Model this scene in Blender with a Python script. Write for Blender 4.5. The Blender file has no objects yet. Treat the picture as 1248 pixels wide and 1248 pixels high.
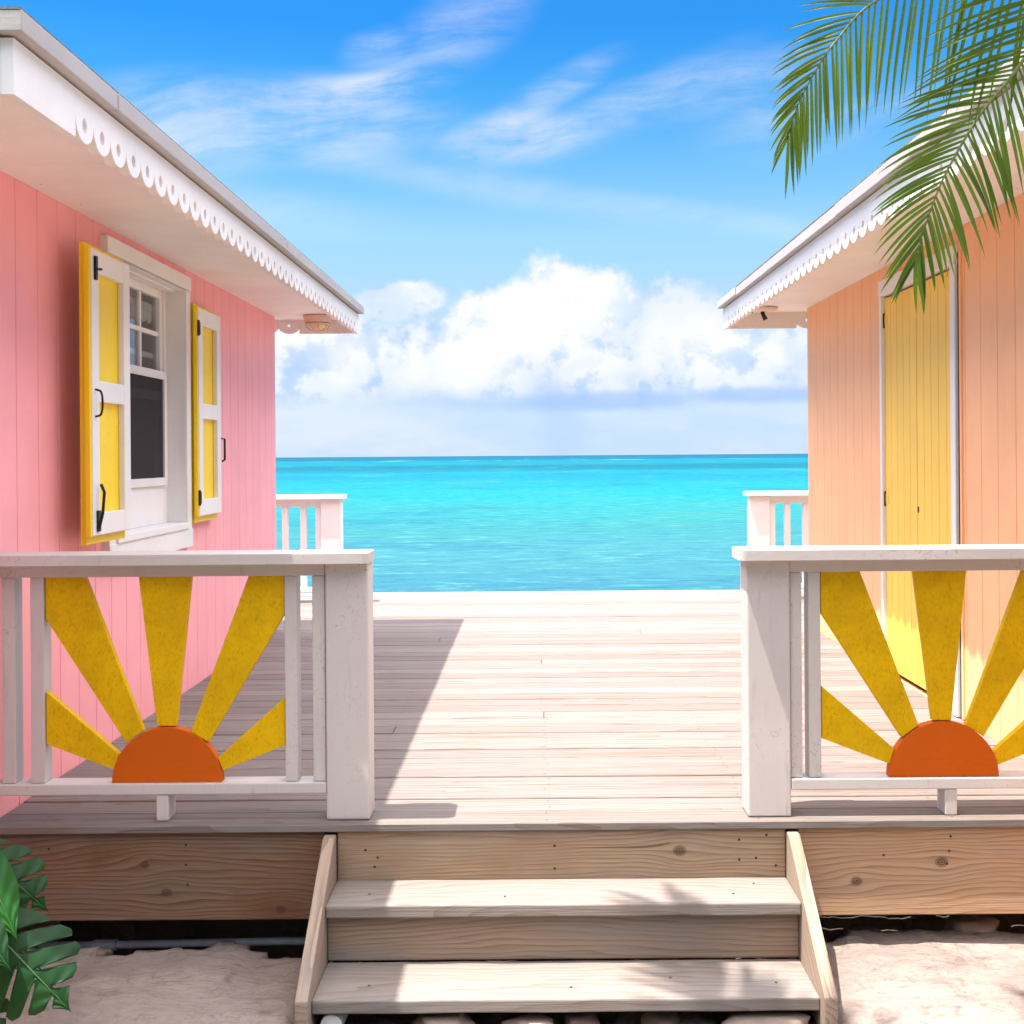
import bpy, bmesh, math, random
from mathutils import Vector, Matrix, noise as mnoise
from mathutils.geometry import tessellate_polygon

random.seed(7)
S = bpy.context.scene
C = S.collection
R = math.radians

# ------------------------------------------------------------------ camera
cam = bpy.data.cameras.new('camera')
cam.sensor_width = 36
cam.lens = 36 * 1500 / 1248
cam.shift_x = (624 - 650) / 1248
cam.shift_y = (555 - 624) / 1248
cam.clip_start = 0.05
cam.clip_end = 30000
camo = bpy.data.objects.new('camera', cam)
C.objects.link(camo)
camo.matrix_world = Matrix.Translation((0, 0, 1.2)) @ Matrix.Rotation(R(90), 4, 'X') @ Matrix.Rotation(R(-0.43), 4, 'Z')
S.camera = camo

# ------------------------------------------------------------------ exposure
S.view_settings.view_transform = 'Standard'
S.view_settings.look = 'None'
S.view_settings.gamma = 1
EXPO = 2.6
S.view_settings.exposure = EXPO

# ------------------------------------------------------------------ sun
SUN = Vector((0.305, 0.09, -1)).normalized()
sl = bpy.data.lights.new('sun', 'SUN')
sl.energy = 2.05
sl.angle = R(0.5)
sl.color = (1.0, 0.94, 0.86)
so = bpy.data.objects.new('sun', sl)
C.objects.link(so)
so.rotation_euler = SUN.to_track_quat('-Z', 'Y').to_euler()
SUN_EL = math.asin(-SUN.z)
SUN_AZ = math.atan2(-SUN.x, -SUN.y)


# ------------------------------------------------------------------ node helper
class NT:
    def __init__(s, tree):
        s.t = tree
        s.n = tree.nodes
        s.l = tree.links

    def new(s, typ, **kw):
        n = s.n.new(typ)
        for k, v in kw.items():
            setattr(n, k, v)
        return n

    def put(s, sock, v):
        if isinstance(v, bpy.types.NodeSocket):
            s.l.new(v, sock)
        elif v is not None:
            if sock.type == 'RGBA' and len(v) == 3:
                v = (*v, 1)
            sock.default_value = v

    def m(s, op, a, b=None, c=None, clamp=False):
        n = s.new('ShaderNodeMath', operation=op, use_clamp=clamp)
        s.put(n.inputs[0], a)
        if b is not None: s.put(n.inputs[1], b)
        if c is not None: s.put(n.inputs[2], c)
        return n.outputs[0]

    def v(s, op, a, b=None):
        n = s.new('ShaderNodeVectorMath', operation=op)
        s.put(n.inputs[0], a)
        if b is not None: s.put(n.inputs[1], b)
        return n.outputs['Value'] if op in ('LENGTH', 'DOT_PRODUCT') else n.outputs[0]

    def comb(s, x, y, z):
        n = s.new('ShaderNodeCombineXYZ')
        for i, q in enumerate((x, y, z)): s.put(n.inputs[i], q)
        return n.outputs[0]

    def sep(s, v):
        n = s.new('ShaderNodeSeparateXYZ')
        s.put(n.inputs[0], v)
        return n.outputs

    def noise(s, vec, scale=5., detail=4., rough=.55, dist=0., color=False):
        n = s.new('ShaderNodeTexNoise')
        s.put(n.inputs['Vector'], vec)
        n.inputs['Scale'].default_value = scale
        n.inputs['Detail'].default_value = detail
        n.inputs['Roughness'].default_value = rough
        n.inputs['Distortion'].default_value = dist
        return n.outputs['Color' if color else 'Fac']

    def smooth(s, x, a, b, lo=0., hi=1.):
        n = s.new('ShaderNodeMapRange', interpolation_type='SMOOTHSTEP')
        s.put(n.inputs[0], x)
        for i, q in enumerate((a, b, lo, hi)): n.inputs[i + 1].default_value = q
        return n.outputs[0]

    def lin(s, x, a, b, lo=0., hi=1.):
        n = s.new('ShaderNodeMapRange')
        s.put(n.inputs[0], x)
        for i, q in enumerate((a, b, lo, hi)): n.inputs[i + 1].default_value = q
        return n.outputs[0]

    def mix(s, f, a, b, mode='MIX'):
        n = s.new('ShaderNodeMix', data_type='RGBA', blend_type=mode)
        s.put(n.inputs[0], f)
        s.put(n.inputs[6], a)
        s.put(n.inputs[7], b)
        return n.outputs[2]

    def ramp(s, f, stops, interp='LINEAR'):
        n = s.new('ShaderNodeValToRGB')
        n.color_ramp.interpolation = interp
        e = n.color_ramp.elements
        while len(e) < len(stops): e.new(0.5)
        for i, (p, c) in enumerate(stops):
            e[i].position = p
            e[i].color = (*c, 1) if len(c) == 3 else c
        s.put(n.inputs[0], f)
        return n.outputs[0]

    def bump(s, h, strength=.3, dist=.01):
        n = s.new('ShaderNodeBump')
        n.inputs['Strength'].default_value = strength
        n.inputs['Distance'].default_value = dist
        s.put(n.inputs['Height'], h)
        return n.outputs[0]


# ------------------------------------------------------------------ world: sky with clouds, by direction
W = bpy.data.worlds.new('World')
S.world = W
W.use_nodes = True
t = NT(W.node_tree)
t.n.clear()
out = t.new('ShaderNodeOutputWorld')
bg = t.new('ShaderNodeBackground')
BGS = 0.15
bg.inputs['Strength'].default_value = BGS
t.l.new(bg.outputs[0], out.inputs[0])
sky = t.new('ShaderNodeTexSky', sky_type='NISHITA')
sky.sun_disc = False
sky.sun_elevation = SUN_EL
sky.sun_rotation = SUN_AZ
sky.air_density = 1.0
sky.dust_density = 0.3
sky.ozone_density = 2.0
tc = t.new('ShaderNodeTexCoord')
D = tc.outputs['Generated']
dx, dy, dz = t.sep(D)
az = t.m('ARCTAN2', dx, dy)
el = t.m('ARCSINE', dz)
AE = t.comb(az, el, 0.0)


def ang(px, py):
    u = (px - 650) / 1500
    v = (555 - py) / 1500
    return math.atan(u), math.atan(v / math.sqrt(1 + u * u))


def blob(px, py, rx, ry, rot=0, vec=None):
    a, e = ang(px, py)
    d = t.v('SUBTRACT', vec or AE, (a, e, 0))
    if rot:
        n = t.new('ShaderNodeVectorRotate', rotation_type='Z_AXIS')
        t.put(n.inputs['Vector'], d)
        n.inputs['Angle'].default_value = -R(rot)
        d = n.outputs[0]
    d = t.v('MULTIPLY', d, (1500 / rx, 1500 / ry, 0))
    return t.m('SUBTRACT', 1.0, t.v('LENGTH', d))


def union(bs):
    f = bs[0]
    for b in bs[1:]:
        f = t.m('SMOOTH_MAX', f, b, 0.12)
    return f


base = t.mix(1.0, sky.outputs[0], t.ramp(t.lin(el, 0, 0.5), [
    (0.013, (0.112, 0.140, 0.243)), (0.074, (0.122, 0.140, 0.216)), (0.206, (0.160, 0.160, 0.178)), (0.35, (0.160, 0.202, 0.194)),
    (0.464, (0.097, 0.186, 0.213)), (0.588, (0.040, 0.159, 0.227)), (0.672, (0.024, 0.140, 0.239)), (1.0, (0.024, 0.140, 0.239))]), 'MULTIPLY')
# overhead, out of view, an unseen bright cloud layer added as warm fill
fill_veil = t.mix(t.smooth(t.noise(D, 2.5, 6, .6), .30, .62), t.mix(1.0, sky.outputs[0], (1.9, 1.6, 1.35), 'MULTIPLY'), (6.6, 6.1, 5.8))
base = t.mix(t.smooth(el, .44, .75), base, fill_veil)

# cirrus
rotn = t.new('ShaderNodeVectorRotate', rotation_type='Z_AXIS')
t.put(rotn.inputs['Vector'], AE)
rotn.inputs['Angle'].default_value = R(-6)
warp = t.v('SCALE', t.v('SUBTRACT', t.noise(AE, 4, 3, .5, color=True), (.5, .5, .5)))
warp.node.inputs['Scale'].default_value = 0.10
cv = t.v('MULTIPLY', t.v('ADD', rotn.outputs[0], warp), (5.5, 30.0, 1))
cn = t.m('ADD', t.m('MULTIPLY', t.noise(cv, 1.0, 10, .66, 0.15), .62), t.m('MULTIPLY', t.noise(t.v('ADD', AE, warp), 9, 8, .62), .38))
c1 = union([blob(240, 150, 210, 70, 4), blob(390, 145, 190, 60, 3), blob(420, 108, 150, 22, 4), blob(620, 168, 110, 36, 5)])
c2 = union([blob(560, 40, 130, 52, 28), blob(490, 90, 110, 30, 20), blob(470, 60, 60, 30, 10), blob(760, 135, 200, 36, 22), blob(680, 110, 120, 26, 26), blob(890, 105, 190, 44, 6), blob(1010, 140, 170, 60, 6)])
c3 = union([blob(640, 235, 420, 30, -9), blob(860, 265, 260, 24, -10), blob(300, 250, 260, 40, -6)])
cir = t.m('ADD', t.m('MULTIPLY', t.smooth(c1, -.1, .7), t.smooth(cn, .37, .62, 0.05, .52)),
          t.m('ADD', t.m('MULTIPLY', t.smooth(c2, -.1, .8), t.smooth(cn, .38, .64, 0.03, .36)),
              t.m('MULTIPLY', t.smooth(c3, 0.0, .9), t.smooth(cn, .30, .65, 0.05, .26))), clamp=True)
CW = 1.0 / BGS / 2 ** EXPO
WHITE = (0.98 * CW, 0.985 * CW, 1.0 * CW)
col = t.mix(cir, base, WHITE)

# far haze bank beneath and behind the cumulus
hz = t.smooth(el, *[math.atan((555 - y) / 1500) for y in (330, 500)])
hzl = t.m('MULTIPLY', hz, 0.85)
col = t.mix(hzl, col, t.mix(t.smooth(t.noise(t.v('MULTIPLY', AE, (5, 16, 1)), 1., 6, .6), .38, .66), (0.60 * CW, 0.79 * CW, 1.0 * CW), (0.80 * CW, 0.89 * CW, 1.0 * CW)))

# cumulus bank
nb = t.noise(AE, 15, 10, .60)
nb2 = t.noise(AE, 38, 9, .66)
nn = t.m('ADD', t.m('MULTIPLY', t.m('SUBTRACT', nb, .5), 1.15), t.m('MULTIPLY', t.m('SUBTRACT', nb2, .5), .60))
f = union([blob(678, 385, 80, 82), blob(735, 392, 72, 68), blob(610, 412, 95, 72), blob(535, 440, 110, 66), blob(822, 408, 72, 72),
           blob(875, 432, 80, 66), blob(700, 445, 240, 66), blob(492, 366, 62, 30), blob(425, 440, 70, 62), blob(950, 445, 95, 55),
           blob(1060, 440, 140, 66), blob(350, 450, 110, 60), blob(200, 420, 180, 90), blob(1250, 420, 160, 100)])
flat = t.smooth(el, *[math.atan((555 - y) / 1500) for y in (508, 468)])
den = t.m('MULTIPLY', t.smooth(t.m('ADD', f, t.m('MULTIPLY', nn, .85)), 0.0, .32), flat)
shade = t.m('ADD', t.smooth(t.noise(t.v('ADD', AE, (0.0, 0.02, 3.0)), 10, 6, .55), .42, .66, 0, .70),
            t.smooth(el, *[math.atan((555 - y) / 1500) for y in (415, 490)], 0, .40), clamp=True)
core = t.smooth(union([blob(690, 375, 150, 60), blob(560, 450, 120, 40), blob(425, 445, 40, 40), blob(830, 390, 70, 55)]), 0, .7, 1, .45)
nbo = t.noise(t.v('ADD', AE, (-.010, .014, 0)), 15, 10, .60)
bil = t.smooth(t.m('SUBTRACT', nbo, nb), -.01, .11, 0, .55)
shade = t.m('MULTIPLY', t.m('ADD', shade, bil, clamp=True), core)
ccol = t.mix(shade, (1.06 * CW, 1.06 * CW, 1.06 * CW), (0.52 * CW, 0.71 * CW, 1.02 * CW))
col = t.mix(den, col, ccol)
# blue flat cloud base and rain shaft
bb = t.m('MULTIPLY', t.smooth(t.m('ADD', union([blob(730, 490, 210, 17, 1), blob(920, 484, 130, 15)]), t.m('MULTIPLY', nn, .7)), 0, .7), .65)
col = t.mix(bb, col, (0.36 * CW, 0.58 * CW, 1.0 * CW))
rs = t.m('MULTIPLY', t.smooth(blob(686, 520, 48, 66), 0, .8), .36)
col = t.mix(rs, col, (0.42 * CW, 0.62 * CW, 1.0 * CW))
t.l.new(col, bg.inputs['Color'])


# ------------------------------------------------------------------ materials
def mat(name):
    m = bpy.data.materials.new(name)
    m.use_nodes = True
    n = NT(m.node_tree)
    b = m.node_tree.nodes['Principled BSDF']
    return m, n, b


def paint(name, col, dirt=(.35, .30, .26), dirt_amt=.25, rough=.5, grain=None, spec=.3, scale=1.):
    """old painted wood: faint mottling, brush bump, specks of dirt"""
    m, n, b = mat(name)
    o = n.new('ShaderNodeTexCoord').outputs['Object']
    oi = n.new('ShaderNodeObjectInfo').outputs['Random']
    o = n.v('ADD', o, n.comb(n.m('MULTIPLY', oi, 9), n.m('MULTIPLY', oi, 5), n.m('MULTIPLY', oi, 7)))
    isl = n.new('ShaderNodeNewGeometry').outputs['Random Per Island']
    big = n.noise(o, 2.2 * scale, 5, .6)
    st = n.noise(n.v('MULTIPLY', o, grain or (30, 30, 3)), 1.6 * scale, 5, .6)
    sp = n.noise(o, 60 * scale, 4, .7)
    c = n.mix(n.lin(big, .3, .7), [x * .92 for x in col], [min(1, x * 1.05) for x in col])
    c = n.mix(n.m('MULTIPLY', n.lin(isl, 0, 1), .07), c, [x * .75 for x in col])
    d = n.m('MULTIPLY', n.smooth(sp, .60, .74), n.smooth(big, .42, .66))
    d = n.m('ADD', d, n.m('MULTIPLY', n.smooth(st, .58, .80), .45), clamp=True)
    vo = n.noise(n.v('MULTIPLY', o, (7, 7, 7)), 1., 3, .5, 2.2)
    ck = n.smooth(n.m('ABSOLUTE', n.m('SUBTRACT', vo, .5)), .0, .010, 1, 0)
    d = n.m('ADD', d, n.m('MULTIPLY', n.m('MULTIPLY', ck, n.smooth(big, .50, .60)), .55), clamp=True)
    c = n.mix(n.m('MULTIPLY', d, dirt_amt), c, dirt)
    n.put(b.inputs['Base Color'], c)
    b.inputs['Roughness'].default_value = rough
    b.inputs['Specular IOR Level'].default_value = spec
    n.put(b.inputs['Normal'], n.bump(n.m('ADD', st, n.m('MULTIPLY', sp, .5)), .25, .004))
    return m


def wood(name, light, dark, axis=0, freq=55., knots=(), contrast=1., stain=None, rough=.75, island=False, grey=.3, zaxis=2, tilt=0., streak=0.):
    """sawn timber: grain lines along one axis bending round knots"""
    m, n, b = mat(name)
    co = n.new('ShaderNodeTexCoord').outputs['Object']
    if tilt:
        vr = n.new('ShaderNodeVectorRotate', rotation_type='X_AXIS')
        n.put(vr.inputs['Vector'], co)
        vr.inputs['Angle'].default_value = -tilt
        co = vr.outputs[0]
    if island:
        g = n.new('ShaderNodeNewGeometry').outputs['Random Per Island']
        w = n.m('MULTIPLY', g, 37.)
    else:
        g = n.new('ShaderNodeObjectInfo').outputs['Random']
        w = n.m('MULTIPLY', g, 11.)
    x, y, z = n.sep(co)
    ax = (x, y, z)
    L = ax[axis]
    Z = ax[zaxis]
    T = ax[3 - axis - zaxis]
    kd = None
    for (kx, kz, kr) in knots:
        dx_ = n.m('SUBTRACT', L, kx)
        dz_ = n.m('SUBTRACT', Z, kz)
        d = n.v('LENGTH', n.comb(n.m('MULTIPLY', dx_, .55), dz_, 0))
        fall = n.m('EXPONENT', n.m('MULTIPLY', n.m('MULTIPLY', d, d), -1. / (kr * 2.6) ** 2))
        Z = n.m('SUBTRACT', Z, n.m('MULTIPLY', n.m('MULTIPLY', dz_, fall), .72))
        d2 = n.v('LENGTH', n.comb(n.m('MULTIPLY', dx_, .8), dz_, 0))
        kk = n.smooth(d2, kr * .55, kr * 1.1, 1, 0)
        rr = n.m('MULTIPLY', kk, n.lin(n.m('SINE', n.m('MULTIPLY', d2, 900.)), -1, 1, .55, 1.))
        kd = rr if kd is None else n.m('MAXIMUM', kd, rr)
    q = [None] * 3
    low = n.noise(n.comb(n.m('ADD', n.m('MULTIPLY', L, .9), w), n.m('MULTIPLY', Z, 5.), n.m('MULTIPLY', T, 5.)), 1., 3, .5)
    ph = n.m('ADD', n.m('MULTIPLY', n.m('ADD', Z, n.m('MULTIPLY', T, .6)), freq), n.m('MULTIPLY', low, 9.))
    ph = n.m('ADD', ph, w)
    ring = n.m('FRACT', ph)
    ring = n.m('POWER', ring, 2.2)
    fib = n.noise(n.comb(n.m('ADD', n.m('MULTIPLY', L, 5.), w), n.m('MULTIPLY', Z, 260.), n.m('MULTIPLY', T, 260.)), 1., 3, .6)
    blot = n.noise(n.comb(n.m('ADD', n.m('MULTIPLY', L, 1.6), w), n.m('MULTIPLY', Z, 8.), n.m('MULTIPLY', T, 8.)), 1., 5, .6)
    fac = n.m('ADD', n.m('MULTIPLY', ring, .55 * contrast), n.m('MULTIPLY', n.m('SUBTRACT', fib, .45), .9 * contrast), clamp=True)
    c = n.mix(fac, light, dark)
    mid = [(a * .5 + b_ * .5) for a, b_ in zip(light, dark)]
    gr = sum(light) / 3
    c = n.mix(n.smooth(blot, .42, .70, 0, grey), c, (gr * .92, gr * .9, gr * .9))
    if stain:
        c = n.mix(n.smooth(n.noise(n.comb(n.m('MULTIPLY', L, 2.2), n.m('MULTIPLY', Z, 3.), w), 1., 4, .6), .48, .70, 0, .75), c, stain)
    if island:
        c = n.mix(n.m('MULTIPLY', n.m('FRACT', n.m('MULTIPLY', g, 91.7)), .55), c, [a * .62 for a in mid])
    if streak:
        sk = n.noise(n.comb(n.m('ADD', n.m('MULTIPLY', L, .9), w), n.m('MULTIPLY', Z, 75.), 0), 1., 3, .6)
        c = n.mix(n.smooth(sk, .53, .66, 0, streak), c, (.150, .088, .054))
        c = n.mix(n.smooth(sk, .44, .30, 0, streak * .6), c, (light[0] * 1.08, light[1] * 1.08, light[2] * 1.08))
    crack = n.smooth(n.noise(n.comb(n.m('ADD', n.m('MULTIPLY', L, 2.2), w), n.m('MULTIPLY', Z, 95.), n.m('MULTIPLY', T, 95.)), 1., 2, .5), .70, .77)
    c = n.mix(n.m('MULTIPLY', crack, .6), c, [a * .35 for a in dark])
    if kd is not None:
        c = n.mix(n.m('MULTIPLY', kd, .85), c, (.055, .032, .022))
    n.put(b.inputs['Base Color'], c)
    b.inputs['Roughness'].default_value = rough
    b.inputs['Specular IOR Level'].default_value = .2
    h = n.m('SUBTRACT', n.m('ADD', n.m('MULTIPLY', fib, .8), n.m('MULTIPLY', ring, -.5)), n.m('MULTIPLY', crack, 1.5))
    n.put(b.inputs['Normal'], n.bump(h, .45, .004))
    return m


def plain(name, col, rough=.5, metal=0., spec=.4, var=.15, scale=20.):
    m, n, b = mat(name)
    o = n.new('ShaderNodeTexCoord').outputs['Object']
    z = n.noise(o, scale, 5, .6)
    n.put(b.inputs['Base Color'], n.mix(n.lin(z, .3, .7), [x * (1 - var) for x in col], [min(1, x * (1 + var)) for x in col]))
    b.inputs['Roughness'].default_value = rough
    b.inputs['Metallic'].default_value = metal
    b.inputs['Specular IOR Level'].default_value = spec
    n.put(b.inputs['Normal'], n.bump(z, .15, .003))
    return m


def leafmat(name, a, b_, rough=.4, trans=.35, scale=8., spec=.4):
    m, n, b = mat(name)
    o = n.new('ShaderNodeTexCoord').outputs['Object']
    isl = n.new('ShaderNodeNewGeometry').outputs['Random Per Island']
    z = n.noise(o, scale, 3, .5)
    c = n.mix(n.m('ADD', n.m('MULTIPLY', isl, .6), n.m('MULTIPLY', z, .4)), a, b_)
    n.put(b.inputs['Base Color'], c)
    b.inputs['Roughness'].default_value = rough
    b.inputs['Specular IOR Level'].default_value = spec
    tr = n.new('ShaderNodeBsdfTranslucent')
    n.put(tr.inputs[0], n.mix(.5, c, (.25, .42, .03)))
    mx = n.new('ShaderNodeMixShader')
    mx.inputs[0].default_value = trans
    n.l.new(b.outputs[0], mx.inputs[1])
    n.l.new(tr.outputs[0], mx.inputs[2])
    n.l.new(mx.outputs[0], n.n['Material Output'].inputs[0])
    return m


PINK = paint('pink_paint', (.97, .40, .425), (.55, .2, .2), .22, .55)
PEACH = paint('peach_paint', (.97, .50, .25), (.6, .3, .2), .2, .55)
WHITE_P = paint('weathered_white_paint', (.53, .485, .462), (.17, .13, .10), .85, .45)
WHITE_T = paint('white_trim_paint', (.83, .80, .765), (.5, .42, .35), .22, .5)
DRIP = paint('grey_white_drip_paint', (.46, .425, .405), (.25, .2, .16), .5, .5, grain=(6, 6, 30))
SOFF = paint('soffit_paint', (.90, .85, .80), (.5, .4, .34), .2, .6, grain=(8, 8, 8))
YEL = paint('yellow_paint', (.93, .66, .02), (.45, .24, .04), .45, .5)
YELD = paint('yellow_door_paint', (.95, .595, .085), (.5, .28, .1), .3, .5)
m, n, b = mat('mustard_paint')
o = n.new('ShaderNodeTexCoord').outputs['Object']
g1 = n.noise(o, 26, 6, .72)
g2 = n.noise(n.v('MULTIPLY', o, (170, 110, 90)), 1., 4, .7)
g3 = n.noise(o, 5.5, 4, .6)
c = n.mix(n.smooth(g3, .36, .64), (.70, .425, .004), (.60, .36, .004))
c = n.mix(n.m('MULTIPLY', n.smooth(g2, .46, .66), n.smooth(g1, .36, .62, .12, .60)), c, (.30, .21, .005))
c = n.mix(n.smooth(g1, .64, .74, 0, .5), c, (.78, .50, .03))
n.put(b.inputs['Base Color'], c)
b.inputs['Roughness'].default_value = .65
b.inputs['Specular IOR Level'].default_value = .08
n.put(b.inputs['Normal'], n.bump(n.m('ADD', g1, g2), .3, .004))
MUST = m
ORANGE = paint('orange_paint', (.52, .098, .006), (.27, .05, .012), .6, .6, grain=(3, 30, 40), spec=.1)
DECKW = wood('bleached_deck_wood', (.240, .214, .200), (.120, .080, .060), 0, 34., contrast=1.2, streak=.8, island=True, grey=.4, zaxis=1)
TREADW = wood('bleached_tread_wood', (.243, .208, .184), (.120, .080, .058), 0, 32., contrast=.9, grey=.45, zaxis=1)
FASC_L = wood('brown_board_wood', (.205, .122, .074), (.066, .032, .015), 0, 62., knots=[(-1.285, -.135, .013), (-1.215, -.225, .017), (-.84, -.285, .016)], stain=(.130, .056, .026), grey=.3, contrast=1.35)
FASC_R = wood('tan_board_wood', (.45, .29, .175), (.20, .108, .055), 0, 62., knots=[(1.05, -.205, .018), (1.33, -.145, .020)], stain=(.37, .22, .125), grey=.2, contrast=1.25)
RISER_W = wood('riser_board_wood', (.39, .275, .18), (.16, .092, .052), 0, 60., knots=[(.47, -.10, .020)], stain=(.28, .18, .115), grey=.25, contrast=1.2)
RISER_W2 = wood('lower_riser_board_wood', (.29, .205, .15), (.11, .070, .046), 0, 60., knots=[(-.32, -.26, .012), (.31, -.265, .013)], grey=.5)
STRW = wood('stringer_wood', (.36, .27, .205), (.135, .088, .062), 1, 42., contrast=1.1, grey=.45, tilt=R(33.2))
JOISTW = wood('joist_wood', (.22, .16, .11), (.12, .08, .05), 1, 40.)
NAIL = plain('nail_iron', (.035, .028, .025), .6, .4)
IRON = plain('rusty_iron', (.06, .035, .025), .55, .6, var=.5)
BLACK = plain('black_iron', (.02, .02, .022), .45, .5)
SCREEN = plain('insect_screen', (.06, .052, .055), .8, spec=.1, scale=200.)
PVC_B = plain('bluegrey_pvc', (.34, .37, .42), .4)
PVC_W = plain('white_pvc', (.75, .75, .76), .35)
LAMPB = paint('lamp_paint', (.78, .62, .50), (.4, .25, .15), .6, .6, grain=(20, 20, 20))
LAMPG = plain('lamp_glass', (.80, .66, .45), .15, spec=.6)
ROOFM = None


def roof_mat():
    m, n, b = mat('roof_shingles')
    o = n.new('ShaderNodeTexCoord').outputs['Object']
    br = n.new('ShaderNodeTexBrick')
    n.put(br.inputs['Vector'], o)
    br.inputs['Color1'].default_value = (.10, .12, .105, 1)
    br.inputs['Color2'].default_value = (.15, .16, .14, 1)
    br.inputs['Mortar'].default_value = (.04, .045, .04, 1)
    br.inputs['Scale'].default_value = 3.
    br.inputs['Mortar Size'].default_value = .015
    z = n.noise(o, 60, 4, .7)
    n.put(b.inputs['Base Color'], n.mix(n.m('MULTIPLY', z, .5), br.outputs['Color'], (.22, .22, .2)))
    b.inputs['Roughness'].default_value = .9
    n.put(b.inputs['Normal'], n.bump(n.m('ADD', br.outputs['Fac'], z), .5, .006))
    return m


ROOFM = roof_mat()
m, n, b = mat('window_glass')
gl = n.new('ShaderNodeBsdfGlossy')
gl.inputs['Roughness'].default_value = .02
n.put(gl.inputs['Normal'], n.bump(n.noise(n.new('ShaderNodeTexCoord').outputs['Object'], 3, 2), .04, .02))
tp = n.new('ShaderNodeBsdfTransparent')
tp.inputs[0].default_value = (.82, .88, .9, 1)
mx = n.new('ShaderNodeMixShader')
mx.inputs[0].default_value = .22
n.l.new(tp.outputs[0], mx.inputs[1])
n.l.new(gl.outputs[0], mx.inputs[2])
n.l.new(mx.outputs[0], n.n['Material Output'].inputs[0])
GLASS = m
PALM = leafmat('palm_leaf', (.020, .066, .002), (.115, .175, .005), .45, .36)
PALMR = plain('palm_rachis', (.17, .21, .05), .5)
MONS = leafmat('monstera_leaf_green', (.005, .030, .009), (.013, .055, .016), .42, .12, 14., .16)
MONSB = leafmat('monstera_leaf_bright', (.010, .070, .010), (.02, .105, .016), .42, .15, 14., .16)
MONSS = plain('monstera_stem', (.05, .12, .03), .4)
BARK = plain('palm_bark', (.20, .16, .12), .9, var=.4, scale=12.)


# ------------------------------------------------------------------ mesh builder
def catmull(pts, n_):
    P = [Vector(p) for p in pts]
    P = [2 * P[0] - P[1]] + P + [2 * P[-1] - P[-2]]
    out_ = []
    for i in range(1, len(P) - 2):
        for k in range(n_):
            u = k / n_
            a_, b_, c_, d_ = P[i - 1:i + 3]
            out_.append(.5 * ((2 * b_) + (c_ - a_) * u + (2 * a_ - 5 * b_ + 4 * c_ - d_) * u * u + (3 * b_ - a_ - 3 * c_ + d_) * u ** 3))
    out_.append(P[-2])
    return out_


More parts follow.
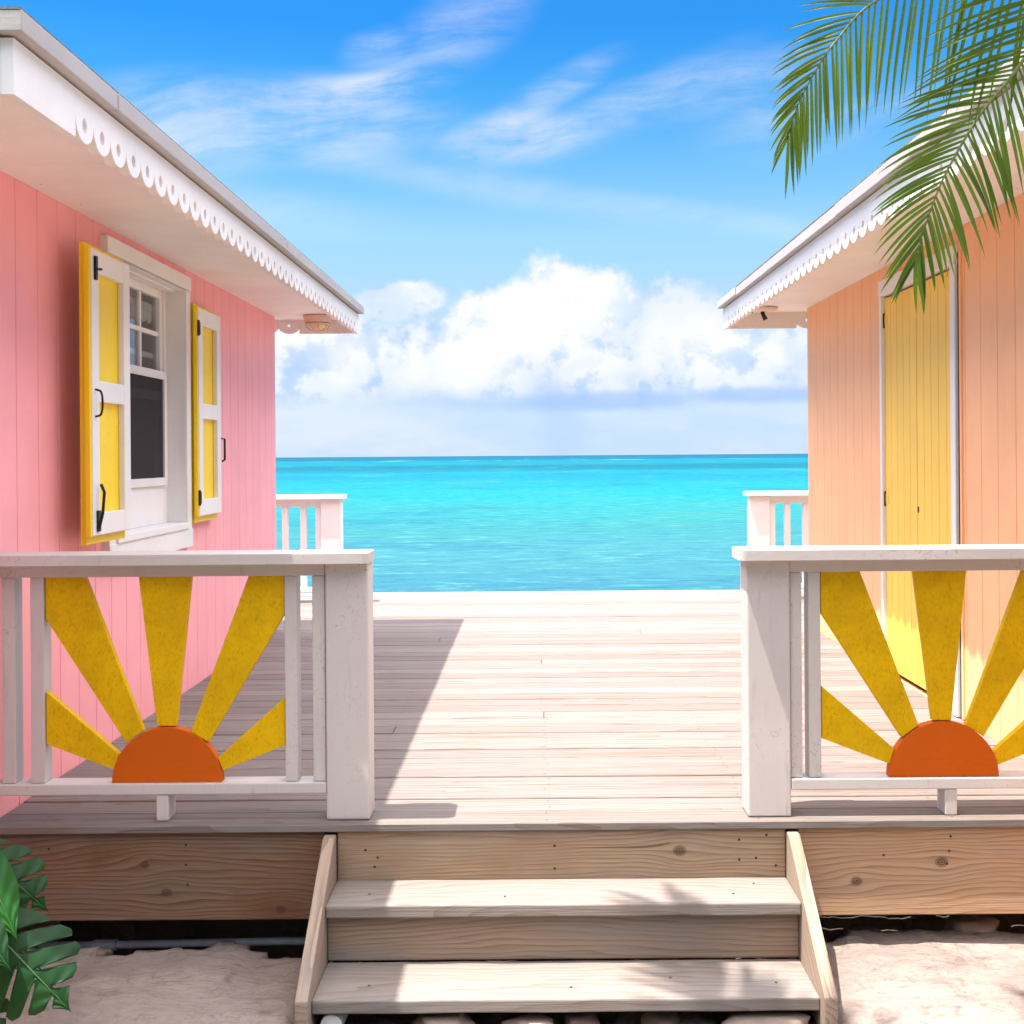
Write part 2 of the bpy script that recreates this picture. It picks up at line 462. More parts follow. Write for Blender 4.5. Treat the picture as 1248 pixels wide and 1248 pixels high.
class MB:
    def __init__(s):
        s.v = []
        s.f = []
        s.mi = []

    def face(s, idx, mi=0):
        s.f.append(tuple(idx))
        s.mi.append(mi)

    def box(s, x0, x1, y0, y1, z0, z1, mi=0, xf=None):
        k = len(s.v)
        p = [(x, y, z) for z in (z0, z1) for y in (y0, y1) for x in (x0, x1)]
        if xf: p = [tuple(xf @ Vector(q)) for q in p]
        s.v += p
        for q in ((0, 2, 3, 1), (4, 5, 7, 6), (0, 1, 5, 4), (2, 6, 7, 3), (0, 4, 6, 2), (1, 3, 7, 5)):
            s.face([k + i for i in q], mi)
        return s

    def prism(s, poly, a, b, holes=(), fn=None, mi=0):
        """poly = 2-D outline (u, v), extruded from a to b; fn(u, v, w) -> point"""
        loops = [list(poly)] + [list(h) for h in holes]
        tri = tessellate_polygon([[Vector((u, v, 0)) for u, v in L] for L in loops])
        flat_ = [p for L in loops for p in L]
        k = len(s.v)
        N_ = len(flat_)
        s.v += [tuple(fn(u, v, a)) for u, v in flat_] + [tuple(fn(u, v, b)) for u, v in flat_]
        for T in tri:
            s.face([k + i for i in T], mi)
            s.face([k + N_ + i for i in reversed(T)], mi)
        off = 0
        for L in loops:
            for i in range(len(L)):
                j = (i + 1) % len(L)
                s.face((k + off + i, k + off + j, k + N_ + off + j, k + N_ + off + i), mi)
            off += len(L)
        return s

    def tube(s, pts, rad, seg=8, mi=0, cap=True):
        pts = [Vector(p) for p in pts]
        rad = rad if isinstance(rad, (list, tuple)) else [rad] * len(pts)
        k = len(s.v)
        up = Vector((0.13, 0.27, .95)).normalized()
        for i, p in enumerate(pts):
            d = (pts[min(i + 1, len(pts) - 1)] - pts[max(i - 1, 0)]).normalized()
            a = d.cross(up)
            if a.length < .05: a = d.cross(Vector((1, 0, 0)))
            a.normalize()
            c = d.cross(a)
            for j in range(seg):
                th = 2 * math.pi * j / seg
                s.v.append(tuple(p + (a * math.cos(th) + c * math.sin(th)) * rad[i]))
        for i in range(len(pts) - 1):
            for j in range(seg):
                j2 = (j + 1) % seg
                s.face((k + i * seg + j, k + i * seg + j2, k + (i + 1) * seg + j2, k + (i + 1) * seg + j), mi)
        if cap:
            s.face([k + j for j in range(seg)][::-1], mi)
            e = k + (len(pts) - 1) * seg
            s.face([e + j for j in range(seg)], mi)
        return s

    def lathe(s, c, prof, seg=24, mi=0):
        k = len(s.v)
        for r, z in prof:
            for j in range(seg):
                th = 2 * math.pi * j / seg
                s.v.append((c[0] + r * math.cos(th), c[1] + r * math.sin(th), c[2] + z))
        for i in range(len(prof) - 1):
            for j in range(seg):
                j2 = (j + 1) % seg
                s.face((k + i * seg + j, k + i * seg + j2, k + (i + 1) * seg + j2, k + (i + 1) * seg + j), mi)
        s.face([k + j for j in range(seg)][::-1], mi)
        e = k + (len(prof) - 1) * seg
        s.face([e + j for j in range(seg)], mi)
        return s

    def build(s, name, mats, parent=None, bevel=0., smooth=False, fix=True, seg=2):
        """vertices are given in world space; the object sits at its thing's base"""
        me = bpy.data.meshes.new(name)
        o3 = world_loc(parent)
        me.from_pydata([(x - o3.x, y - o3.y, z - o3.z) for x, y, z in s.v], [], s.f)
        mats = mats if isinstance(mats, (list, tuple)) else [mats]
        for m_ in mats: me.materials.append(m_)
        me.polygons.foreach_set('material_index', s.mi)
        if fix:
            bm = bmesh.new()
            bm.from_mesh(me)
            bmesh.ops.recalc_face_normals(bm, faces=bm.faces)
            bm.to_mesh(me)
            bm.free()
        if smooth:
            me.polygons.foreach_set('use_smooth', [True] * len(me.polygons))
        me.update()
        o = bpy.data.objects.new(name, me)
        C.objects.link(o)
        if parent: o.parent = parent
        if bevel:
            bv = o.modifiers.new('bevel', 'BEVEL')
            bv.width = bevel
            bv.segments = seg
            bv.limit_method = 'ANGLE'
            bv.angle_limit = R(40)
        return o


def world_loc(o):
    v = Vector((0, 0, 0))
    while o:
        v += o.location
        o = o.parent
    return v


def thing(name, label, cat, loc=(0, 0, 0), group=None):
    o = bpy.data.objects.new(name, None)
    o.empty_display_size = .1
    C.objects.link(o)
    o.location = loc
    return tag(o, label, cat, group)


def tag(o, label, cat, group=None):
    o['label'] = label
    o['category'] = cat
    if group: o['group'] = group
    return o


def struct(o):
    o['kind'] = 'structure'
    return o


# ------------------------------------------------------------------ ground
def gz(x, y):
    nz = mnoise.fractal(Vector((x * 1.3, y * 1.3, .3)), 1.0, 2.0, 4)
    fine = mnoise.fractal(Vector((x * 9, y * 9, 5.)), 1.0, 2.0, 4)
    top = -.422 + .022 * nz + .006 * fine
    low = -.60 + .03 * nz + .02 * fine
    st = mnoise.noise(Vector((x * 5.5, 3.1, 0)))
    rag = mnoise.fractal(Vector((x * 14, 8., 0)), 1.0, 2.0, 3)
    edge = (4.075 if x < .1 else 4.165) + .085 * round(st * 2.4) / 1.5 + .028 * rag
    f = min(1, max(0, (y - edge) / .02))
    z = top * (1 - f) + low * f
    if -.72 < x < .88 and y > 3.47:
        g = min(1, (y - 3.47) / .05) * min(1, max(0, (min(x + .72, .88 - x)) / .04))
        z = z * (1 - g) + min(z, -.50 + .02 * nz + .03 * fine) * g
    if y > 11.2:
        z -= (y - 11.2) * .22
    return z


def frange(a, b, d):
    k = int(round((b - a) / d))
    return [a + (b - a) * i / k for i in range(k)]


xs = [-300, -120, -60, -30, -15, -8, -5, -3.5] + frange(-2.4, 2.4, .018) + [2.4, 3.5, 5, 8, 15, 30, 60, 120, 300]
ys = [-200, -80, -40, -20, -10, -5, -2, 0, 1.5, 2.4] + frange(3.0, 4.6, .018) + frange(4.6, 11.2, .3) + [11.2, 12, 13.5, 15, 17]
mb = MB()
for y in ys:
    for x in xs:
        mb.v.append((x, y, gz(x, y)))
nx = len(xs)
for j in range(len(ys) - 1):
    for i in range(nx - 1):
        mb.face((j * nx + i, j * nx + i + 1, (j + 1) * nx + i + 1, (j + 1) * nx + i))
m, n, b = mat('limestone_ground')
o = n.new('ShaderNodeTexCoord').outputs['Object']
a1 = n.noise(o, 2.2, 8, .62, .4)
a2 = n.noise(o, 9., 9, .70, 1.2)
a3 = n.noise(o, 55., 5, .7)
a4 = n.noise(n.v('MULTIPLY', o, (3., 7., 3.)), 1.6, 8, .66, 1.5)
lay = n.m('FRACT', n.m('MULTIPLY', a4, 7.))
c = n.mix(n.smooth(a1, .36, .66), (.43, .365, .325), (.33, .265, .238))
c = n.mix(n.smooth(a2, .50, .68, 0, .65), c, (.20, .145, .128))
c = n.mix(n.smooth(lay, .82, .98, 0, .35), c, (.13, .09, .078))
c = n.mix(n.smooth(a3, .58, .72, 0, .5), c, (.45, .38, .33))
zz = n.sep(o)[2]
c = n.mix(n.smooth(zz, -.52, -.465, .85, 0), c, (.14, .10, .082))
n.put(b.inputs['Base Color'], c)
b.inputs['Roughness'].default_value = .9
b.inputs['Specular IOR Level'].default_value = .15
n.put(b.inputs['Normal'], n.bump(n.m('ADD', n.m('ADD', n.m('MULTIPLY', a2, 1.0), n.m('MULTIPLY', lay, .25)), n.m('MULTIPLY', n.m('ADD', a3, n.noise(o, 240., 3, .7)), .35)), .8, .03))
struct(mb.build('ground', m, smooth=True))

# ------------------------------------------------------------------ sea
SEA = -1.6
mb = MB()
mb.v = [(-9000, 13.5, SEA), (9000, 13.5, SEA), (9000, 14000, SEA), (-9000, 14000, SEA)]
mb.face((0, 1, 2, 3))
m, n, b = mat('turquoise_sea')
o = n.new('ShaderNodeNewGeometry').outputs['Position']
x, y, z = n.sep(o)
lg = n.m('LOGARITHM', n.m('MAXIMUM', y, 1.), 10.)
band = n.noise(n.comb(n.m('MULTIPLY', x, .010), n.m('MULTIPLY', lg, 9.), 0), 1.0, 4, .55)
lgw = n.m('ADD', lg, n.m('MULTIPLY', n.m('SUBTRACT', band, .5), .20))
SC = [(1.35, (.012, .070, .112)), (1.46, (.018, .094, .122)), (1.56, (.021, .106, .125)), (1.67, (.015, .106, .119)),
      (1.81, (.009, .123, .132)), (1.92, (.003, .127, .145)), (2.08, (.001, .119, .152)), (2.17, (.0005, .098, .145)), (2.25, (.0005, .096, .145)), (2.31, (.0005, .110, .146)),
      (2.41, (.0005, .070, .105)), (2.52, (.0005, .062, .097)), (2.60, (.0005, .094, .134)), (2.85, (.0005, .088, .128)), (2.95, (.001, .055, .095)), (3.5, (.001, .05, .09))]
c = n.ramp(n.lin(lgw, 1.3, 3.6), [((p - 1.3) / 2.3, q) for p, q in SC])
# seagrass and sand patches, streaks of ruffled water
pt = n.noise(n.comb(n.m('MULTIPLY', x, .075), n.m('MULTIPLY', lg, 13.), 4.), 1., 6, .62)
c = n.mix(n.smooth(pt, .54, .68, 0, .55), c, (.022, .120, .105))
c = n.mix(n.smooth(pt, .46, .32, 0, .55), c, (.006, .066, .118))
pt2 = n.noise(n.comb(n.m('MULTIPLY', x, .22), n.m('MULTIPLY', y, .30), 9.), 1., 6, .65)
nearf = n.lin(lg, 1.9, 1.5, 0, 1)
c = n.mix(n.m('MULTIPLY', n.smooth(pt2, .54, .70, 0, .6), nearf), c, (.022, .098, .078))
rp = n.noise(n.comb(n.m('MULTIPLY', x, .8), n.m('MULTIPLY', y, 1.3), 0.), 1., 8, .74)
c = n.mix(n.smooth(rp, .51, .64, 0, .55), c, (.008, .058, .104))
c = n.mix(n.smooth(rp, .48, .34, 0, .6), c, (.055, .160, .170))
# breaking foam far out on the reef
fo = n.m('MULTIPLY', n.smooth(n.m('ABSOLUTE', n.m('SUBTRACT', lg, 2.86)), .02, .05, 1, 0), n.smooth(n.noise(n.comb(n.m('MULTIPLY', x, .03), 0, 0), 1., 4, .7), .50, .60, 0, .22))
c = n.mix(fo, c, (0.2550, 0.2890, 0.3060))
w1 = n.noise(n.comb(n.m('MULTIPLY', x, .8), n.m('MULTIPLY', y, 1.6), 0.), 1., 6, .6)
bn = n.bump(w1, .5, .5)
df = n.new('ShaderNodeBsdfDiffuse')
gl = n.new('ShaderNodeBsdfGlossy')
gl.inputs['Roughness'].default_value = .22
n.put(df.inputs['Color'], c)
n.put(df.inputs['Normal'], n.bump(w1, .25, .3))
n.put(gl.inputs['Normal'], bn)
mx = n.new('ShaderNodeMixShader')
mx.inputs[0].default_value = .05
n.l.new(df.outputs[0], mx.inputs[1])
n.l.new(gl.outputs[0], mx.inputs[2])
n.l.new(mx.outputs[0], n.n['Material Output'].inputs[0])
struct(mb.build('sea', m))

# ------------------------------------------------------------------ deck
LW, RW, YB = -1.80, 1.92, 8.60          # house walls facing the deck; their far corners
deck = thing('wooden_deck', 'bleached wooden boardwalk deck between the pink and the peach house', 'deck', (0, 4.04, 0))
mb = MB()
rd = random.Random(3)
y = 4.018
row = 0
JX = (-1.62, -.62, .04, .72, 1.36)
while y < 10.85:
    x0, x1 = (LW + .004, RW - .004) if y < YB - .1 else (-7, 7)
    cuts = [x0]
    if y > YB - .1:
        cuts += [-4.6 + rd.uniform(-.3, .3), -2.6 + rd.uniform(-.3, .3), 3.2 + rd.uniform(-.3, .3)]
    elif rd.random() < .12 and y > 4.1:
        cuts += [rd.choice((-.62, .04, .72, .72))]
    cuts += [x1]
    for a_, b_ in zip(cuts, cuts[1:]):
        g0, g1 = (0 if a_ == x0 else .0009), (0 if b_ == x1 else .0009)
        dz_ = rd.uniform(-.0015, .0015)
        mb.box(a_ + g0, b_ - g1, y + rd.uniform(0, .0015), y + .1395 + rd.uniform(-.003, .001), -.0265 + dz_, dz_)
    for jx in JX:
        for oy in (.03, .11):
            cx, cy = jx + rd.uniform(-.012, .012), y + oy
            k = len(mb.v)
            for q in range(6):
                mb.v.append((cx + .0032 * math.cos(q * 1.047), cy + .0032 * math.sin(q * 1.047), .0022))
            mb.face([k + q for q in range(6)], 1)
    y += .1462
    row += 1
deck_end = y
o = mb.build('floor_boards', [DECKW, NAIL], deck, fix=False)
bv = o.modifiers.new('bevel', 'BEVEL')
bv.width = .003
bv.segments = 1
bv.limit_method = 'ANGLE'
bv.angle_limit = R(40)


def nails(mb, pts, y, r=.0042, mi=1):
    for (x, z) in pts:
        k = len(mb.v)
        for q in range(8):
            mb.v.append((x + r * math.cos(-q * .785), y - .0012, z + r * math.sin(-q * .785)))
        mb.face([k + q for q in range(8)], mi)


mb = MB().box(LW + .004, -.655 - .0385, 4.04, 4.078, -.318, -.0285)
mb.box(-.6915 - .0005, -.6, 4.045, 4.075, -.30, -.05)
nails(mb, [(-1.15, -.07), (-1.15, -.135), (-1.145, -.20), (-1.60, -.08)], 4.04)
o = mb.build('fascia_board', [FASC_L, NAIL], deck, bevel=.004)
o['label'] = 'brown stained board with dark knots left of the steps'
mb = MB().box(-.652, .818, 4.036, 4.074, -.205, -.029)
nails(mb, [(-.56, -.09), (-.52, -.115), (-.53, -.145), (.06, -.08), (.06, -.155), (.665, -.065), (.665, -.13), (.72, -.125), (.755, -.05), (.785, -.15)], 4.036)
o = mb.build('fascia_board', [RISER_W, NAIL], deck, bevel=.004)
mb = MB().box(.859, RW - .004, 4.04, 4.078, -.318, -.0285)
nails(mb, [(1.36, -.06), (1.355, -.108), (1.347, -.15), (1.14, -.12)], 4.04)
o = mb.build('fascia_board', [FASC_R, NAIL], deck, bevel=.004)
o['label'] = 'light tan board with two round knots right of the steps'
for jx in JX:
    MB().box(jx - .02, jx + .02, 4.085, 10.7, -.22, -.0285).build('joist', JOISTW, deck)
for yy in (4.45, 7.2, 10.2):
    for xx in (-1.6, -.55, .5, 1.6):
        MB().box(xx + .025, xx + .115, yy, yy + .09, -1.2, -.035).build('support_post', JOISTW, deck)

# ------------------------------------------------------------------ steps
steps = thing('wooden_steps', 'two bleached wooden steps between sloping side boards leading up to the deck', 'steps', (.08, 3.56, -.42))
for (sx0, sx1) in ((-.6925, -.6545), (.8185, .8565)):
    pl = [(4.034, -.036), (3.988, -.036), (3.505, -.352), (3.505, -.475), (3.80, -.475), (4.034, -.31)]
    MB().prism(pl, sx0, sx1, fn=lambda u, v, w: (w, u, v)).build('stringer', STRW, steps, bevel=.004)


def board(name, x0, x1, y0, y1, z0, z1, m_, parent, amp=.002, nl=(), bevel=.005, cut=None):
    """a plank with slightly worn, uneven edges"""
    mb = MB()
    N_ = 24
    k = 0
    for i in range(N_ + 1):
        x = x0 + (x1 - x0) * i / N_
        j = lambda s_: amp * mnoise.noise(Vector((x * 7, s_ * 3.3, y0 * 5)))
        yf = y0 + j(1)
        if cut and x > cut: pass
        mb.v += [(x, yf, z0 + j(2)), (x, y1, z0), (x, y1, z1 + j(3)), (x, yf, z1 + j(4) * .7)]
    for i in range(N_):
        a_ = i * 4
        for q in range(4):
            q2 = (q + 1) % 4
            mb.face((a_ + q, a_ + q2, a_ + 4 + q2, a_ + 4 + q))
    mb.face((0, 1, 2, 3))
    mb.face((N_ * 4 + 3, N_ * 4 + 2, N_ * 4 + 1, N_ * 4))
    for (nx_, ny_) in nl:
        k = len(mb.v)
        for q in range(8):
            mb.v.append((nx_ + .004 * math.cos(q * .785), ny_ + .004 * math.sin(q * .785), z1 + .002))
        mb.face([k + q for q in range(8)], 1)
    return mb.build(name, [m_, NAIL], parent, bevel=bevel)


board('tread', -.654, .818, 3.80, 4.032, -.226, -.187, TREADW, steps, nl=[(-.53, 3.90), (-.1, 3.87), (.62, 3.88), (.7, 3.97)])
board('riser', -.6535, .8175, 3.836, 3.872, -.372, -.2265, RISER_W2, steps, .001)
board('tread', -.654, .8185, 3.56, 3.835, -.413, -.374, TREADW, steps, nl=[(-.5, 3.66), (.1, 3.64), (.4, 3.70), (.71, 3.66)])

# stones and a pipe end under the bottom tread
def rock(name, c, r, label, seed, m_):
    bm = bmesh.new()
    bmesh.ops.create_icosphere(bm, subdivisions=3, radius=1)
    for v_ in bm.verts:
        p = v_.co.copy()
        k = 1 + .35 * mnoise.fractal(p * 1.3 + Vector((seed * 7.1, 0, 0)), 1, 2, 4)
        v_.co = Vector((p.x * r[0] * k, p.y * r[1] * k, max(-.6, min(.75, p.z * k)) * r[2]))
    me = bpy.data.meshes.new(name)
    bm.to_mesh(me)
    bm.free()
    me.materials.append(m_)
    me.polygons.foreach_set('use_smooth', [True] * len(me.polygons))
    o = bpy.data.objects.new(name, me)
    C.objects.link(o)
    o.location = c
    return tag(o, label, 'stone', 'stones under the steps')


STONE = plain('pale_stone', (.27, .21, .175), .9, spec=.1, var=.3, scale=9.)
STONE2 = plain('dark_stone', (.15, .11, .09), .9, spec=.1, var=.35, scale=9.)
rock('stone', (-.27, 3.62, -.475), (.085, .06, .05), 'pale flat stone under the bottom step, next to the white pipe end', 1, STONE)
rock('stone', (-.02, 3.60, -.475), (.075, .05, .042), 'pale rounded stone under the middle of the bottom step', 2, STONE)
rock('stone', (.13, 3.63, -.480), (.05, .05, .045), 'small brown stone under the bottom step, right of its middle', 3, STONE2)
rock('stone', (.66, 3.60, -.470), (.12, .06, .045), 'wide pale stone under the right end of the bottom step', 4, STONE)
rock('stone', (.37, 3.66, -.482), (.06, .05, .04), 'small brown stone under the bottom step, beside the wide pale stone', 5, STONE2)
for i, (x, y, r, lb) in enumerate([(-1.05, 4.30, .05, 'dark stone in the shade under the deck, nearest the steps'), (-1.32, 4.36, .04, 'dark stone in the shade under the deck, near the monstera')]):
    o = rock('stone', (x, y, -.57), (r * 1.5, r, r * .9), lb, 10 + i, STONE2)
    o['group'] = 'stones under the deck'
o = MB().tube([(-.60, 3.575, -.452), (-.575, 3.95, -.448)], .032, 20).build('pipe_stub', PVC_W, None, bevel=.003)
tag(o, 'white plastic pipe end poking out under the left of the bottom step', 'pipe')
for (x, y, z, r, lb, mm) in [(-1.45, 4.06, -.435, .028, 'small dark stone on the edge of the rock, below the knot in the brown board', STONE2),
                             (1.12, 4.22, -.455, .045, 'dark rock in the gap under the tan board, nearest the steps', STONE2),
                             (1.48, 4.20, -.430, .060, 'pale rock in the gap under the tan board, below its right hand knot', STONE)]:
    o = rock('stone', (x, y, z), (r * 1.5, r, r * .9), lb, int(x * 10) + 40, mm)
    o['group'] = 'stones along the edge of the deck'
pp = thing('water_pipe', 'blue grey plastic pipe lying in the dark gap under the deck on the left', 'pipe', (-1.2, 4.30, -.5))
MB().tube([(-1.9, 4.24, -.475), (-1.45, 4.22, -.468), (-.9, 4.20, -.452), (-.5, 4.19, -.447)], .013, 12).build('pipe', PVC_B, pp, smooth=True)
MB().tube([(-1.52, 4.2235, -.4695), (-1.44, 4.2195, -.4678)], .019, 14).build('coupling', PVC_B, pp, bevel=.002)


# ------------------------------------------------------------------ houses
def scallop_board(mb, s0, s1, ztop, zbot, fn, th, plain_end=.40, pitch=.14, r=.058, hole=.021, plain_far=.06, hz_=.049, hx_=.86):
    """fascia board along s with a scalloped lower edge, each scallop pierced"""
    n_ = max(1, int((s1 - s0 - plain_end - plain_far) / pitch))
    e1 = s0 + plain_end
    mb.prism([(s0, zbot), (e1 - .004, zbot), (e1, zbot + .004), (e1, ztop), (s0, ztop)], 0, th, fn=fn)
    s = e1
    hw = pitch / 2 - .001
    for i in range(n_):
        c_ = s + pitch / 2
        pl = [(s, ztop), (s, zbot + r + .004)]
        for q in range(0, 17):
            a_ = math.pi + math.pi * q / 16
            pl.append((c_ + hw * math.cos(a_), zbot + r + r * math.sin(a_)))
        pl += [(s + pitch, zbot + r + .004), (s + pitch, ztop)]
        hl = [(c_ + hole * hx_ * math.cos(2 * math.pi * q / 14), hz_ + zbot + hole * math.sin(2 * math.pi * q / 14)) for q in range(14)]
        mb.prism(pl, 0, th, holes=[hl], fn=fn)
        s += pitch
    mb.prism([(s, zbot), (s1, zbot), (s1, ztop), (s, ztop)], 0, th, fn=fn)
    return mb


def siding(mb, s0, s1, z0, z1, fn, pitch=.19, phase=0., opening=None):
    """vertical grooved boards along s; opening = (sa, sb, za, zb)"""
    edges = [s0]
    k = math.ceil((s0 + .02 - phase) / pitch)
    while phase + k * pitch < s1 - .02:
        edges.append(phase + k * pitch)
        k += 1
    edges.append(s1)
    G = .0028

    def piece(a_, b_, za, zb):
        if b_ - a_ < .004 or zb - za < .004: return
        kk = len(mb.v)
        th = .022
        mb.v += [tuple(fn(u, v_, w)) for w in (0, -th) for (u, v_) in ((a_, za), (b_, za), (b_, zb), (a_, zb))]
        for q in ((0, 1, 2, 3), (7, 6, 5, 4), (0, 4, 5, 1), (1, 5, 6, 2), (2, 6, 7, 3), (3, 7, 4, 0)):
            mb.face([kk + i for i in q])

    def back(a_, b_, za, zb):
        kk = len(mb.v)
        mb.v += [tuple(fn(u, v_, w)) for w in (-.007, -.06) for (u, v_) in ((a_, za), (b_, za), (b_, zb), (a_, zb))]
        for q in ((0, 1, 2, 3), (7, 6, 5, 4), (0, 4, 5, 1), (1, 5, 6, 2), (2, 6, 7, 3), (3, 7, 4, 0)):
            mb.face([kk + i for i in q])

    for a_, b_ in zip(edges, edges[1:]):
        a2, b2 = a_ + (G if a_ != s0 else 0), b_ - (G if b_ != s1 else 0)
        if opening is None or b2 <= opening[0] or a2 >= opening[1]:
            piece(a2, b2, z0, z1)
        else:
            oa, ob, oz0, oz1 = opening
            if a2 < oa: piece(a2, oa, z0, z1)
            if b2 > ob: piece(ob, b2, z0, z1)
            m0, m1 = max(a2, oa), min(b2, ob)
            piece(m0, m1, z0, oz0)
            piece(m0, m1, oz1, z1)
    e = .012
    if opening is None:
        back(s0 + e, s1 - e, z0 + e, z1 - e)
    else:
        oa, ob, oz0, oz1 = opening
        back(s0 + e, oa - e, z0 + e, z1 - e)
        back(ob + e, s1 - e, z0 + e, z1 - e)
        if oz0 > z0 + .05: back(oa - .02, ob + .02, z0 + e * 2, oz0 - e)
        back(oa - .02, ob + .02, oz1 + e, z1 - e * 2)


def house(root, sgn, wx, yf, yb, width, zs, zf, zd, ex, dxx, ye0, ye1, wallm, opening, phase, hb, pe):
    """sgn +1: house on the left whose deck wall faces +X; -1: mirrored. wx wall, ex fascia, dxx drip edge"""
    wo = wx - sgn * width
    inn = lambda u, v_, w: (wx + sgn * w, u, v_)
    mb = MB()
    siding(mb, yf, yb, -.55, zs, inn, phase=phase, opening=opening)
    siding(mb, yf, yb, -.55, zs, lambda u, v_, w: (wo - sgn * w, u, v_))
    lo, hi = sorted((wx, wo))
    siding(mb, lo + .03, hi - .03, -.55, zs, lambda u, v_, w: (u, yf - w, v_))
    siding(mb, lo + .03, hi - .03, -.55, zs, lambda u, v_, w: (u, yb + w, v_))
    wall = mb.build('wall', wallm, root, bevel=.0015, seg=1)
    # soffit: a ring board round the house
    eo = wo - sgn * abs(ex - wx)
    a0, a1 = sorted((ex - sgn * .002, eo + sgn * .002))
    mb = MB()
    sy = [ye0 + .028, ye0 + 1.12, ye0 + 3.54, ye1 - .028]
    for p, q in zip(sy, sy[1:]):
        mb.box(a0 + .028, a1 - .028, p + .0012, q - .0012, zs, zs + .018)
    rs_ = random.Random(4)
    for p in frange(ye0 + .2, ye1 - .1, .4):
        for xx in (ex - sgn * .09, wx + sgn * .06):
            k = len(mb.v)
            cx, cy = xx + rs_.uniform(-.01, .01), p + rs_.uniform(-.03, .03)
            mb.v += [(cx + .0035 * math.cos(u * 1.047), cy - .0035 * math.sin(u * 1.047), zs - .0012) for u in range(6)]
            mb.face([k + u for u in range(6)], 1)
    mb.build('soffit', [SOFF, IRON], root)
    # fascia boards with scallops
    th = .030
    mb = MB()
    scallop_board(mb, ye0, ye1, zd - .006, zf, lambda u, v_, w: (ex - sgn * w, u, v_), th)
    o1 = mb.build('fascia', WHITE_T, root)
    mb = MB()
    scallop_board(mb, ye0, ye1, zd - .006, zf, lambda u, v_, w: (eo + sgn * w, u, v_), th)
    mb.build('fascia', WHITE_T, root)
    fx = lambda Y, d: (lambda u, v_, w: (ex - sgn * u, Y + d * w, v_))
    for Y, d in ((ye0, 1), (ye1, -1)):
        mb = MB()
        scallop_board(mb, .031, abs(ex - eo) - .031, zd - .006, zf + .003, fx(Y, d), th, plain_end=pe, pitch=.152, r=.050, hole=.0115, plain_far=.3, hz_=.058, hx_=1.)
        mb.build('fascia', WHITE_T, root)
    # roof: hip, with an overhanging drip board all round
    ov = abs(dxx - ex)
    do = eo - sgn * ov
    d0, d1 = sorted((dxx, do))
    y0, y1 = ye0 - ov, ye1 + ov
    sl_ = .28
    half = (d1 - d0) / 2
    zr = zd + .052 + half * sl_
    xm = (d0 + d1) / 2
    mb = MB()
    zt = zd + .052
    e = -.003
    mb.v = [(d0 - e, y0 - e, zt), (d1 + e, y0 - e, zt), (d1 + e, y1 + e, zt), (d0 - e, y1 + e, zt), (xm, y0 + half, zr), (xm, y1 - half, zr),
            (d0 - e, y0 - e, zt + .007), (d1 + e, y0 - e, zt + .007), (d1 + e, y1 + e, zt + .007), (d0 - e, y1 + e, zt + .007), (xm, y0 + half, zr + .012), (xm, y1 - half, zr + .012)]
    for q in ((6, 7, 10), (7, 8, 11, 10), (8, 9, 11), (9, 6, 10, 11)):
        mb.face(q)
    for q in ((0, 4, 1), (1, 4, 5, 2), (2, 5, 3), (3, 5, 4, 0)):
        mb.face(q)
    for q in ((0, 1, 7, 6), (1, 2, 8, 7), (2, 3, 9, 8), (3, 0, 6, 9)):
        mb.face(q)
    roof = mb.build('roof', ROOFM, root)
    # drip boards (butted lengths, a little uneven)
    mb = MB()
    w = ov + .03
    rr = random.Random(5 if sgn > 0 else 9)
    js = [y0] + hb + [y1]
    for a_, b_ in zip(js, js[1:]):
        k = rr.uniform(-.0045, .0045)
        for side in (0, 1):
            xo, xi = (dxx, dxx - sgn * w) if side == 0 else (do, do + sgn * w)
            p0, p1 = sorted((xo + sgn * k * (1 if side == 0 else 0), xi))
            mb.box(p0, p1, a_ + .0035, b_ - .0035, zd + k * .7, zd + .0515 + k * .3)
    mb.box(d0 + w + .001, d1 - w - .001, y0, y0 + w, zd + .001, zd + .0505)
    mb.box(d0 + w + .001, d1 - w - .001, y1 - w, y1, zd + .001, zd + .0505)
    mb.build('drip_board', DRIP, roof, bevel=.003)
    return wall, roof


tp = None
n = NT(SCREEN.node_tree)
tp = n.new('ShaderNodeBsdfTransparent')
mx = n.new('ShaderNodeMixShader')
mx.inputs[0].default_value = .66
n.l.new(tp.outputs[0], mx.inputs[1])
n.l.new(SCREEN.node_tree.nodes['Principled BSDF'].outputs[0], mx.inputs[2])
n.l.new(mx.outputs[0], n.n['Material Output'].inputs[0])

# ---- pink house
pink = thing('beach_house', 'pink board sided beach house with yellow shutters and white scalloped eaves', 'house', (-3.5, 6.0, -.42))
OPN = (5.215, 6.290, .870, 2.060)
house(pink, 1, LW, 3.45, YB, 3.6, 2.18, 2.08, 2.222, -1.245, -1.214, 2.965, 8.83, PINK, OPN, .11, [3.62, 6.1, 7.55], .39)

win = MB()
xw, xc = -1.870, -1.765
